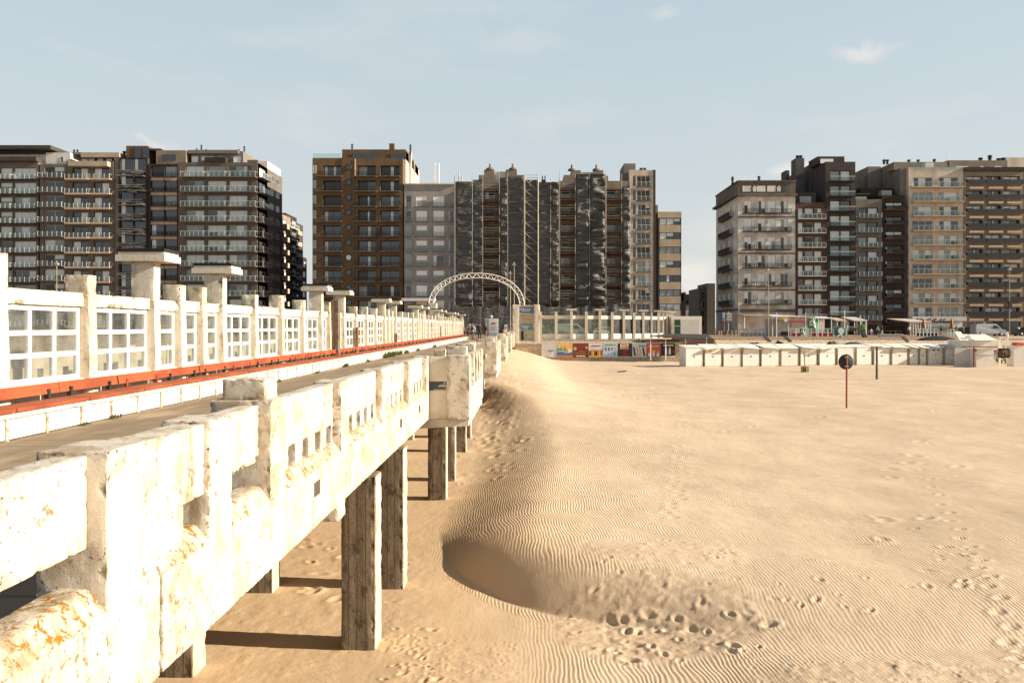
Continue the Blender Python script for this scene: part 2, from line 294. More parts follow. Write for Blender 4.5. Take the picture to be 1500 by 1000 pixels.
def sand_h(X,Y):
    d=sdist(X,Y)
    B=interp(Y,[0,9,11.5,14,18,26,41,60,85,100],[-2.86,-2.80,-2.66,-2.45,-2.52,-2.62,-2.6,-2.56,-2.52,-2.6])
    fl=interp(Y,[0,18,24,30,36,45],[-3.0,-3.0,-3.08,-2.85,-2.45,-2.3]); fl=np.where(X>1,np.maximum(fl,-3.0+.22*sst((X-1.3)/3.)),fl); fl=np.where(X<-2.2,fl,fl)
    cxr=interp(Y,[18,30,41,60],[2.2,1.0,-1.0,-3]); Rg=interp(Y,[17,24,32,41,60,105],[0,.05,.32,.95,1.2,1.3])*np.exp(-((X-cxr)/interp(Y,[20,40,60],[5.5,5.2,4.8]))**2)
    wd=interp(Y,[10,12,13,15,16.5,20,24,32],[2.2,1.4,1.25,1.3,2.0,2.8,3.0,2.8])
    tt=np.clip(d/wd,0,1); pr=np.where(Y<20,(1-(1-tt)**2)*sst((19-Y)/3)+sst(tt)*(1-sst((19-Y)/3)),sst(tt)); wd=wd; top=B+np.maximum(0,fl+.02-B)*np.where(Y>28,1-sst((X-.5)/3),1); z=fl+(top+Rg-fl)*pr; z=z+Rg*(1-pr)*sst((Y-40)/8)
    z=z+.10*np.exp(-((d-1.6)/1.2)**2)*interp(Y,[10,13,17,30],[.3,1,.6,0])
    z=z+np.maximum(0,fbm(X*.55,Y*3.0,1.1,55,3)-.40)*.10*sst((X+1)/3)*sst((60-Y)/20); z=z+fbm(X,Y*.6,.16,3)*.16*sst((d+1)/4)+fbm(X,Y,.6,9)*.03
    rough=np.maximum.reduce([ell(X,Y,800,1120,850,935),ell(X,Y,560,760,905,1010)*.6,ell(X,Y,690,760,575,660)*1.0,ell(X,Y,1080,1560,950,1010)*.7,ell(X,Y,840,1100,800,850)*.6,ell(X,Y,780,880,548,600)*.4,ell(X,Y,290,620,740,1010)*.35])
    nn=fbm(X*1.4,Y,3.2,31,4); z=z+rough*(np.maximum(nn,.2)*.05+fbm(X,Y*1.6,7,77,3)*.016)
    z=z-.06*np.exp(-((Y-(11.05+.02*X+.18*np.sin(X*.9)))/.28)**2)*sst((X-2.8)/1.5)*sst((12-X)/3)*.8
    return z,rough
def build_sand():
    u=np.concatenate([-np.geomspace(9,1.02,30),np.linspace(-1,.8,1000),np.geomspace(.82,9,30)])
    inv=np.linspace(1/7.5,1/108,640); Yf=1/inv
    Yv=np.concatenate([np.linspace(-60,7.2,24),Yf,np.linspace(112,900,20)])
    U,YY=np.meshgrid(u,Yv); X=U*np.maximum(YY,8.0); XX=X
    z,rough=sand_h(XX,YY)
    # footprints and pits
    pits=[]
    def reg(px0,px1,py0,py1,n,r0,dp):
        for _ in range(n):
            px=rng.uniform(px0,px1); py=rng.uniform(py0,py1); x,y=px2w(px,py); pits.append((x,y,r0*rng.uniform(.6,1.3),dp*rng.uniform(.5,1.3),rng.uniform(0,3.14)))
    reg(785,880,545,600,60,.15,.05); reg(865,960,565,592,36,.2,.06); reg(985,1010,585,700,12,.13,.04); reg(830,1120,800,940,50,.07,.03)
    reg(1100,1500,950,1000,22,.05,.022); reg(1300,1450,630,700,8,.18,.06); reg(1260,1450,735,800,7,.13,.05); reg(1330,1420,800,880,8,.11,.05); reg(1080,1460,860,900,16,.07,.035)
    reg(600,760,900,1000,110,.04,.014); reg(560,650,880,960,50,.06,.03); reg(700,770,555,660,70,.2,.08); reg(900,1500,560,640,16,.2,.05); reg(880,1130,880,930,22,.09,.06); reg(420,600,700,860,30,.12,.05); reg(640,770,620,690,30,.16,.07)
    for k in range(26): x,y=px2w(1010-k*1.2+8*math.sin(k),590+k*7); pits.append((x+.12*(k%2),y,.12,.04,.3))
    for k in range(22): x,y=px2w(1350+k*7,690+k*13); pits.append((x+.12*(k%2),y,.11,.045,.3))
    zf=z; yv=Yv
    for (x,y,r,dp,a) in pits:
        j0=np.searchsorted(yv,y-3.5*r)-1; j1=np.searchsorted(yv,y+3.5*r)+1
        if j0<24 or j1>=len(yv)-20: continue
        i0=np.searchsorted(u,(x-3.5*r)/y)-2; i1=np.searchsorted(u,(x+3.5*r)/y)+2
        sx_=XX[j0:j1,i0:i1]-x; sy_=YY[j0:j1,i0:i1]-y; ca,sa=math.cos(a),math.sin(a)
        q=((sx_*ca+sy_*sa)/r)**2+((-sx_*sa+sy_*ca)/(r*.6))**2
        zf[j0:j1,i0:i1]+=-dp*.48*np.exp(-q*1.3)+dp*.25*np.exp(-(np.sqrt(q)-1.5)**2*3)
    z=zf; z=np.where(YY>109,np.minimum(z,-2.2),z)
    ny,nx=X.shape; co=np.stack([X,YY,z],-1).reshape(-1,3).astype(np.float32)
    idx=np.arange(ny*nx).reshape(ny,nx); q=np.stack([idx[:-1,:-1],idx[:-1,1:],idx[1:,1:],idx[1:,:-1]],-1).reshape(-1,4)
    me=bpy.data.meshes.new('sand_beach'); me.vertices.add(len(co)); me.vertices.foreach_set('co',co.ravel()); me.loops.add(q.size); me.loops.foreach_set('vertex_index',q.ravel().astype(np.int32))
    me.polygons.add(len(q)); me.polygons.foreach_set('loop_start',np.arange(0,q.size,4,dtype=np.int32)); me.polygons.foreach_set('loop_total',np.full(len(q),4,dtype=np.int32)); me.polygons.foreach_set('use_smooth',np.ones(len(q),dtype=bool)); me.update()
    at=me.attributes.new('rough','FLOAT','POINT'); at.data.foreach_set('value',rough.ravel().astype(np.float32))
    rp=sst((XX+2.4)/1.6)*sst((58-YY)/25)*np.clip(1-rough*1.1,0,1)*(.45+.55*sst(.5+1.6*fbm(XX,YY*.5,.25,5)))
    dd=sdist(XX,YY); wq=interp(YY,[10,12,13,15,16.5,20],[2.2,1.55,1.35,1.4,2.0,2.8]); rp=rp*np.where(YY<17,1-(1-sst((dd/wq-.38)/.4))*sst((dd+.15)/.2)*sst((17-YY)/2)*sst((2.4-XX)/.8),1)
    rp=rp*np.where((sdist(XX,YY)<-.3)&(XX<1.0),sst((XX+.4)/1.2),1.0)
    at=me.attributes.new('ripple','FLOAT','POINT'); at.data.foreach_set('value',rp.ravel().astype(np.float32))
    def fn(g):
        g.world(); s=g.sep(); x,y=s[0],s[1]
        n1=g.noise(.35,3,.5); n2=g.noise(1.6,3,.5,g.map((1,.45,1)))
        ph=g.math('ADD',g.math('MULTIPLY',x,16.5),g.math('ADD',g.math('MULTIPLY',n1,9.5),g.math('MULTIPLY',n2,3.6)))
        ph=g.math('ADD',ph,g.math('MULTIPLY',y,.55)); fr=g.math('FRACT',ph)
        tri=g.math('MINIMUM',g.math('DIVIDE',fr,.62),g.math('DIVIDE',g.math('SUBTRACT',1,fr),.38)); tri=g.ramp(tri,0,1)
        c=g.mix(g.ramp(g.noise(.5,7,.6,g.map((.5,1,1))),.35,.65),(.575,.44,.305),(.52,.395,.268)); c=g.mix(g.ramp(g.noise(60,4,.7),.62,.74,0,.4),c,(.28,.18,.10)); c=g.mix(g.math('MULTIPLY',g.ramp(g.vor(5.5),.03,.07,1,0),g.ramp(g.noise(.9,4),.52,.6)),c,(.14,.09,.05)); c=g.mix(g.math('MULTIPLY',g.ramp(g.vor(9,g.map((1,1,1),(3,3,3))),.02,.05,1,0),g.ramp(g.noise(.6,4,.5,g.map((1,1,1),(5,5,5))),.52,.6)),c,(.75,.68,.55)); dm=g.math('MULTIPLY',g.ramp(g.math('ADD',x,g.math('MULTIPLY',n1,3)),3.5,-.5),g.ramp(y,50,14)); c=g.mix(g.math('MULTIPLY',dm,.8),c,(.47,.325,.18))
        wet=g.ramp(g.attr('rough'),.2,1,0,.35); c=g.mix(g.math('MULTIPLY',wet,g.ramp(g.noise(5,6,.7),.45,.6)),c,(.36,.24,.14)); g.col(c)
        a=g.bump(g.math('MULTIPLY',tri,g.attr('ripple')),.0062,1.0)
        a=g.bump(g.noise(45,6,.75),.006,.8,a); g.bump(g.noise(4,7,.6,g.map((1,.5,1))),.03,.6,a)
    me.materials.append(node_mat('rippled_sand',fn,.95,.1)); o=link('sand_beach',me); o['kind']='structure'
build_sand()
# ================= PIER
def stp(Y): return max(.03,Y*.0042)
pier=thing('pier','long weathered white concrete pier on square piles running from the left foreground to the promenade','pier',(0,0,0))
pier_end=99.0
d=MB(); d.box(-6.9,-2.44,-6,pier_end,-.22,0); d.box(-12.8,-8.0,-6,pier_end,-.22,0); d.build('deck',deckm,pier)
d=MB(); d.box(-8.0,-6.9,-6,pier_end,-.30,.02); d.box(-2.75,-2.47,-6,pier_end,-.56,-.24); d.box(-12.75,-12.45,-6,pier_end,-.56,-.24); d.box(-7.75,-7.25,-6,pier_end,-.62,-.305); d.build('longitudinal_beam',tanc,pier)
def pile(x0,x1,y0,y1,top=-.585,seed=0,st=.05):
    z=sand_h(np.array([(x0+x1)/2]),np.array([(y0+y1)/2]))[0][0]
    mb=worn(x0,x1,y0,y1,z-.6,top,r=.03,step=max(st,y0*.005),chip=.05,rough=.012,seed=seed); pl=mb.build('pile',pilem,pier); worn(x1-.02,x1+.012,y0+.015,y1-.015,z-.2,top-.01,r=.012,step=max(.06,y0*.006),chip=.03,rough=.01,seed=seed+9).build('painted_face',paint_s,pl)  # pale slab on the sunward side only, sunlight put into its colour
for k in range(6):
    base=17.5*k
    for j,(dy,) in enumerate([(11.4,),(14.0,),(21.5,),(24.2,)]):
        y=dy+base*0.985
        if y>92: continue
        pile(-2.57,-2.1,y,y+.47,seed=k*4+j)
    for dy in (10.5,13.8,21.5,24.2):
        y=dy+base*.985
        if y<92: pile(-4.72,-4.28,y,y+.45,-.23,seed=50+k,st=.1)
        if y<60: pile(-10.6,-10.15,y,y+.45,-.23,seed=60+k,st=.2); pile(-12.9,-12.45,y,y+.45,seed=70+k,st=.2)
for y in (11.5,14.1,21.6,24.3,28.8,31.4,38.8,41.4,56,73):
    d=MB(); d.box(-12.7,-2.6,y,y+.32,-.62,-.235); d.build('cross_beam',tanc,pier)
# right-hand parapet
par=thing('pier_parapet','sunlit white chipped concrete parapet with small square openings, nearest the camera beside the beach','parapet')
XO=-2.18; XP=-2.28; XI=-2.46; ZB=-.58
def led(top_in=.14,top_out=.015,xo=XO):
    def wv(q):
        if q.x<xo-.1: t=top_in
        else: t=top_in+(top_out-top_in)*(q.x-(xo-.1))/.1
        return Vector((q.x,q.y,ZB+(q.z-ZB)*(t-ZB)/(.14-ZB)))
    return wv
sd_=[0]
def S(): sd_[0]+=1; return sd_[0]
def lower(y0,y1,mat=None,xo=XO,par_=None): 
    worn(XI+.0,xo,y0,y1,ZB,.14,r=.022,step=stp(y0),chip=.014,rough=.005,warp=led(xo=xo),seed=S()).build('ledge',mat or paint_l,par_ or par)
def post(y0,y1,x0=XI-.04,top=.85,name='post',mat=None,x1=XO):
    worn(x0,x1+.003,y0,y1,ZB+.004,top,r=.02,step=stp(y0),chip=.035,rough=.005,seed=S()).build(name,mat or paint,par)
def panel(y0,y1,slots=(),xo=XP,top=.83,bot=.346,mat=None):
    mb=worn(XI,xo,y0,y1,bot,top,r=.016,step=stp(y0),chip=.02,rough=.004,seed=S())
    c=y0
    for (a,b) in list(slots)+[(y1,y1)]:
        if a-c>.03: worn(XI+.01,xo-.003,c,a,.09,bot+.03,r=.008,step=stp(y0),chip=.02,rough=.003,seed=S(),mb=mb)
        c=b
    mb.build('panel',mat or paint,par)
# near section
lower(-2,4.89); post(1.5,1.95); panel(-2,1.5,[(-2,1.5)]); panel(1.95,4.26,[(1.95,4.26)])
post(4.26,4.72,x0=-2.55); worn(XI,-2.19,4.72,4.885,ZB,.842,r=.015,step=.03,chip=.03,seed=S()).build('post',paint,par)
lower(4.93,7.72); panel(4.93,5.65,[(5.31,5.65)],mat=paint,xo=-2.215)
MB().box(-2.44,-2.235,4.87,4.95,-.55,.80).build('joint_filler',blackrub,par); post(5.65,6.08,x0=-2.52)
panel(6.08,7.0,[(6.08,7.0)],bot=.40)
worn(-2.44,-2.30,6.1,6.98,.34,.43,r=.03,step=.03,chip=.14,rough=.02,seed=S()).build('broken_lintel',paint_s,par)
post(7.0,7.45,x0=-2.70,top=.868)
worn(-2.62,-2.25,7.07,7.43,.86,1.05,r=.03,step=.03,chip=.04,rough=.006,seed=S()).build('pedestal',paint,par)
lower(7.72,18.3)
PY=[7.0,9.69,12.46,15.3,18.05]
def straight(ys,end):
    for i,y in enumerate(ys):
        if i: post(y,y+.43)
        nx=ys[i+1] if i+1<len(ys) else end
        a=y+.43
        if nx-a>1: panel(a,nx,[(a+.43+.5*k,a+.67+.5*k) for k in range(4)])
for i,y in enumerate(PY):
    if i: post(y,y+(.43 if i<4 else .35),x0=-2.52)
    if i<4:
        a=y+.45; panel(a,PY[i+1],[(a+.43+.5*k,a+.67+.5*k) for k in range(4)],mat=[paint,paint,paint,paint][i])
# small dark drain holes in the outer face (recess boxes)
for y in (8.44,14.2,16.7):
    d=MB(); d.box(-2.2,XO+.004,y,y+.24,-.26,-.11); d.build('drain_recess',plain('drain_dark',(.10,.075,.05),.9),par)
worn(-2.5,XO+.01,9.5,9.87,-.76,-.56,r=.02,step=.04,seed=S()).build('bracket',paint,par)
def bulge(y0):
    y1=y0+5.7; xo=-1.26; s=stp(y0); X2=xo-.1
    def W(*a,**k): 
        k.setdefault('step',s); k.setdefault('chip',.035); k['seed']=S(); return worn(*a,**k)
    # wall facing the camera, with an opening, and the one facing the shore
    for (a,b) in ((y0,y0+.18),(y1-.18,y1)):
        W(-2.45,-1.6,a,b,ZB,.065).build('end_wall',creamp if a==y0 else paint,par); W(-2.45,-1.6,a,b,.27,.83).build('end_wall',creamp if a==y0 else paint,par)
    for yy in (y0-.05,y1-.55): W(-1.77,xo,yy,yy+.6,ZB-.01,.85).build('post',paint,par)
    n=4; L_=(y1-.5-(y0+.55))/n
    for i in range(n):
        a=y0+.55+L_*i
        W(X2-.14,X2,a,a+L_,.346,.83).build('panel',paint,par)
        W(X2-.14,xo,a,a+L_,ZB,.10,warp=None).build('ledge',paint_l,par)
        if i: W(X2-.16,xo,a-.16,a+.16,ZB-.005,.85).build('post',paint,par)
    d=MB(); d.hexa([(-2.5,y0+.05,-.80),(xo-.03,y0+.05,-.74),(xo-.03,y1-.05,-.74),(-2.5,y1-.05,-.80),(-2.5,y0+.05,-.575),(xo-.03,y0+.05,-.575),(xo-.03,y1-.05,-.575),(-2.5,y1-.05,-.575)]); d.build('bay_slab',creamp,par)
    d=MB(); d.box(-2.44,X2-.14,y0+.18,y1-.18,-.2,.003); d.build('bay_floor',deckm,par)
    W(-2.12,-1.86,y0+.55,y0+.8,.55,.97,r=.02).build('pedestal',tanc,par); W(-1.93,-1.42,y0+1.2,y0+1.6,.0,1.03,r=.02).build('pedestal',cream,par)
    W(-1.93,-1.42,y1-1.6,y1-1.2,.0,1.03,r=.02).build('pedestal',cream,par)
y=18.45
while y<92:
    bulge(y); e_=y+5.7; nb=y+17.4
    if e_<95:
        lower(e_,min(nb,98.9),paint); ys=[e_+.02+2.83*k for k in range(4)]
        ys=[v for v in ys if v<97]; straight([ys[0]-.43]+ys[1:] if False else ys,min(nb,98.9))
        post(ys[0],ys[0]+.4); 
        if nb<95: post(nb-.38,nb-.04)
    y=nb
# far parapet of the other deck
lp=thing('pier_parapet','plain white parapet on the far side of the pier, seen through the glass','parapet')
lpm=plain('dull_cream_concrete',(.40,.33,.24),.85)
y=4.0
while y<98:
    d=MB(); d.box(-13.05,-12.78,y,y+.4,-.5,.9); d.build('post',lpm,lp)
    d=MB(); d.box(-13.0,-12.82,y+.4,y+2.8,.40,.84); d.box(-13.0,-12.82,y+.4,y+2.8,-.5,.14)
    for a,b in ((.4,.7),(1.0,1.3),(1.6,1.9),(2.2,2.8)): d.box(-12.99,-12.83,y+a,y+b,.13,.42)
    d.build('panel',lpm,lp); y+=2.8
# ================= glazed screen
scr=thing('glazed_wind_screen','long white wind screen of small panes between tapering posts along the middle pier','wind screen')
ends=[6.9,9.3,11.73,14.14,16.6,17.87,19.06,20.3,22.72,25.15,27.6,30.0,31.25,32.5,33.7]
y=33.7
while y<98:
    for dlt in (2.42,2.42,2.42,2.44,1.25,1.25,1.2):
        y+=dlt
        if y<99: ends.append(y)
canopy=[16.6,20.3,30.0,33.7]+[33.7+13.4*k+9.7 for k in range(5)]+[33.7+13.4*(k+1) for k in range(5)]
frames={}
darkpost=31.6
for i,e2 in enumerate(ends):
    isc=any(abs(e2-c)<.15 for c in canopy); s=max(.06,e2*.006); h=2.42+.04*math.sin(i*3.7)+(.1 if i==2 else 0)
    if e2==14.14: h=2.38
    topz=2.83 if isc else h
    def tap(q,e2=e2):
        t=q.z/2.4; return Vector((q.x-.0-.05*t*(1 if q.x>-7.5 else 0),(e2-.14)+(q.y-e2+.14)*(1.0-.10*t),q.z))
    mb=worn(-7.66,-7.36,e2-.28,e2,0,2.10,r=.02,step=s,chip=.02,rough=.004,warp=tap,seed=100+i)
    if isc: worn(-7.86,-7.40,e2-.29,e2+.0,2.0,topz,r=.02,step=s,seed=130+i,mb=mb)
    else: worn(-7.80,-7.41,e2-.275,e2+.005,2.0,topz,r=.02,step=s,chip=.04,seed=130+i,mb=mb)
    po=mb.build('post',cream if i%3 else paint_s,scr)
    if isc:
        a=e2-.40; b=e2+.36
        cm=MB(); cm.box(-8.12,-7.14,a,b,2.80,2.93); cm.box(-8.08,-7.17,a+.04,b-.04,2.925,2.99); cm.box(-7.85,-7.4,e2-.28,e2,2.7,2.81)
        co=cm.build('canopy',creamp,scr); rm=MB(); rm.box(-8.10,-7.155,a+.02,b-.02,2.985,3.05); rm.build('roofing',blackrub,co)
    if i==0: continue
    a=ends[i-1]; b=e2-.28; wd=b-a; wide=wd>1.6
    bm_=MB(); worn(-7.68,-7.48,a-.01,b+.01,1.83+.01*math.sin(i*5),2.06+.012*math.sin(i*2.3),r=.015,step=s,chip=.035,seed=160+i,mb=bm_); bm_.build('beam',cream,scr)
    pm=MB(); pm.box(-7.66,-7.52,a-.01,b+.01,0.0,.60); pm.box(-7.64,-7.47,a-.01,b+.01,.585,.635); pm.build('plinth',creamp,scr)
    nc=3 if wide else 1; key=(round(wd,2),nc)
    if key not in frames:
        fm=MB(); gm=MB(); z0,z1=.635,1.83; t=.075; fm.box(-.03,.03,0,wd,z0,z0+t); fm.box(-.03,.03,0,wd,z1-t,z1)
        m_=.09 if wide else .11; fm.box(-.031,.031,0,m_,z0,z1); fm.box(-.031,.031,wd-m_,wd,z0,z1)
        cw=(wd-2*m_)/nc
        for k in range(1,nc): fm.box(-.029,.029,m_+cw*k-.045,m_+cw*k+.045,z0+t,z1-t)
        for k in (1,2): zz=z0+t+(z1-z0-2*t)*k/3; fm.box(-.026,.026,m_,wd-m_,zz-.038,zz+.038)
        gm.add([(0,0.02,z0+.02),(0,wd-.02,z0+.02),(0,wd-.02,z1-.02),(0,.02,z1-.02)],[(0,1,2,3)])
        frames[key]=(fm.mesh('window',white),gm.mesh('glass',screen_glass))
    wf=link('window',frames[key][0],scr,(-7.575,a,0)); link('glass',frames[key][1],wf)
dp=thing('concrete_pillar','dark grey unpainted rough pillar standing against the white wind screen','pillar')
worn(-7.42,-7.12,31.15,31.5,0,2.52,r=.02,step=.08,rough=.02,seed=5).build('shaft',pilem,dp)
for yy,hh in ((36.0,.85),(46.9,.5),(71,.9)):
    o=MB().box(-7.36,-7.33,yy-.25,yy-.02,.64,.64+hh).build('rusty_cover',plain('rust',(.30,.12,.03),.8,var=.5,scale=9),scr)
# ================= bench along the screen
bench=thing('long_bench','long orange-red plank bench on a white panelled kerb below the glazed wind screen','bench')
Y0=9.8
y=10.79-1.81*4
yb=12.67-1.81*5
for k in range(54):
    a=y+1.81*k; b=yb+1.81*k; dz=random.uniform(-.004,.004); far=a>40
    if a<98:
        s_=MB(); s_.box(-6.90,-6.70,a+.01,a+1.80,.378+dz,.43+dz); s_.box(-7.12,-6.915,a+.008,a+1.802,.38+dz,.432+dz); s_.build('seat_board',redwood,bench)
    if b<98:
        dx=random.uniform(-.008,.008); s_=MB(); s_.hexa([(-7.24+dx,b+.012,.49),(-7.195+dx,b+.012,.49),(-7.195+dx,b+1.80,.49),(-7.24+dx,b+1.80,.49),(-7.27+dx,b+.012,.645),(-7.225+dx,b+.012,.645),(-7.225+dx,b+1.80,.645),(-7.27+dx,b+1.80,.645)]); s_.build('backrest_board',redwood,bench)
        if k<50:
            for q in (.3,1.5): MB().box(-7.25,-7.18,b+q-.03,b+q+.03,.40,.56).build('bracket',dark_metal if k%3 else rustred,bench)
bp=None
pm=MB(); pm.box(-6.93,-6.80,.03,.88,.018,.295); pme=pm.mesh('base_panel',white)
qm=MB(); qm.box(-6.95,-6.775,-.03,.03,0,.297); qme=qm.mesh('base_post',paint_s)
for k in range(98):
    yy=10.72-.905*2+.905*k
    if yy>98: break
    link('base_panel',pme,bench,(0,yy,0)); link('base_post',qme,bench,(0,yy,0))
for k in range(18):
    a=4+5.25*k; worn(-7.3,-6.745,a,a+5.24,.295,.376,r=.012,step=max(.12,a*.01),chip=.02,seed=200+k).build('kerb_top',cream,bench)
# weeds at the foot of the bench
weedm=plain('weed_green',(.10,.13,.04),.8,var=.5,scale=20)
for i,(x_,y_,s_,n_) in enumerate([(-6.7,13.35,.085,12),(-6.72,12.5,.06,10),(-6.7,30.5,.15,20),(-6.7,26.3,.10,14),(-6.7,22.2,.08,12),(-6.68,39.5,.30,40),(-6.66,41.2,.32,44),(-6.66,43.3,.26,40),(-6.68,46,.22,30),(-6.7,35,.14,18),(-6.7,51,.2,22),(-6.66,60,.22,22)]):
    m_=MB(); r_=random.Random(i)
    for k in range(n_*3):
        a=r_.uniform(0,6.28); l=s_*r_.uniform(.5,1.3); b=Vector((r_.uniform(-.03,.03),r_.uniform(-s_*2.2,s_*2.2),0)); tip=b+Vector((math.cos(a)*l*.6,math.sin(a)*l*.6,l*r_.uniform(.4,1))); sdv=Vector((-math.sin(a),math.cos(a),0))*.012*(1+s_*3)
        mid=(b+tip)/2+Vector((0,0,l*.12)); m_.add([b,mid-sdv,tip,mid+sdv],[(0,1,2,3)])
    o=m_.build('weed',weedm,None,(x_,y_,0)); ords=['first','second','third','fourth','fifth','sixth','seventh','eighth','ninth','tenth','eleventh','twelfth']
    rank=sorted([13.35,12.5,30.5,26.3,22.2,39.5,41.2,43.3,46,35,51,60]).index(y_)
    tag(o,'green weed tuft at the foot of the bench kerb, %s away from the camera'%ords[rank],'weed','weeds along the bench kerb')
# ================= promenade, sea walls, gate, arch
prom_m=plain('promenade_paving',(.30,.20,.13),.9,.1,scale=.6)
ORD=['first','second','third','fourth','fifth','sixth','seventh','eighth','ninth','tenth','eleventh','twelfth','thirteenth','fourteenth','fifteenth','sixteenth','seventeenth','eighteenth','nineteenth','twentieth']
d=MB(); d.prism([(-1.6,99),(2.5,99),(8,100),(14,103),(18,108),(20,112),(28,105),(300,104),(300,175),(-300,175),(-300,101),(-13.5,101),(-13.5,99)],-5.5,-.02,'z'); o=d.build('promenade',prom_m); o['kind']='structure'
d=MB(); d.prism([(-400,174),(400,174),(400,900),(-400,900)],-5.5,-.05,'z'); o=d.build('ground',plain('ground_far',(.2,.17,.14),.9)); o['kind']='structure'
SEA=thing('sea_wall','low weathered tan sea wall under the promenade screens, hung with a row of banners','sea wall')
d=MB(); d.box(-1.3,18.5,97.0,98.2,-3.4,-.55); d.build('wall',tanc,SEA); d=MB(); worn(-1.4,18.6,96.9,98.3,-.55,-.32,r=.03,step=.4,mb=d); d.build('coping',cream,SEA)
d=MB(); d.box(-1.2,19.5,98.25,99.6,-.5,-.12); d.box(-1.0,19.5,98.6,99.6,-.13,.0); d.build('upper_ledge',tanc,SEA)
# banners along the wall
bw=[(793,816,'grey'),(816,839,'holiday'),(839,862,'bistro'),(862,883,'band'),(883,905,'fashion'),(905,926,'sale'),(926,947,'sport'),(947,968,'party'),(968,989,'jazz')]
BC={'grey':(.55,.54,.52),'holiday':(.75,.45,.12),'bistro':(.20,.05,.03),'band':(.70,.66,.60),'fashion':(.50,.62,.68),'sale':(.08,.04,.03),'sport':(.62,.64,.66),'party':(.55,.10,.14),'jazz':(.03,.03,.03)}
col_={}
def cm(c,name='printed_colour',rough=.6):
    k=tuple(round(x,2) for x in c)
    if k not in col_: col_[k]=plain(name,c,rough,var=.12)
    return col_[k]
def figurine(mb,x,z,h,y,m,mh):
    mb.box(x-h*.13,x+h*.13,y-.006,y,z,z+h*.72,m); mb.disc((x,y-.007,z+h*.85),h*.13,t=.007,n=10,m=mh)
def text(name,s_,size,mat,parent,loc,rz=0,ext=.004,align='CENTER'):
    cu=bpy.data.curves.new(name,'FONT'); cu.body=s_; cu.size=size; cu.extrude=ext; cu.align_x=align; cu.align_y='CENTER'
    t=bpy.data.objects.new(name,cu); COL.objects.link(t); bpy.context.view_layer.update()
    me=bpy.data.meshes.new_from_object(t); bpy.data.objects.remove(t); me.materials.clear(); me.materials.append(mat)
    o=bpy.data.objects.new(name,me); COL.objects.link(o); o.parent=parent; o.location=loc; o.rotation_euler=(R(90),0,rz); return o
whitep=cm((.72,.70,.66)); blk=cm((.02,.02,.02)); orange=cm((.62,.20,.05)); yel=cm((.70,.45,.06)); teal=cm((.06,.35,.30)); blue=cm((.06,.16,.34)); flesh=cm((.60,.36,.24)); dred=cm((.30,.03,.02)); lblue=cm((.35,.50,.62)); pink=cm((.60,.16,.24)); grn=cm((.04,.26,.10))
blabel={'grey':'plain pale grey banner at the left end of the sea wall','holiday':'orange and blue banner showing a figure over a wave','bistro':'dark red banner with a pale face and a fan of red stripes','band':'pale banner showing a row of standing figures','fashion':'light blue banner with small scattered dark figures','sale':'banner with white and orange-red blocks over dark brown','sport':'pale banner with leaning dark figures on it','party':'crimson banner with orange shapes, on the sea wall','jazz':'black banner with pale figures at the right end of the row'}
yb_=96.86
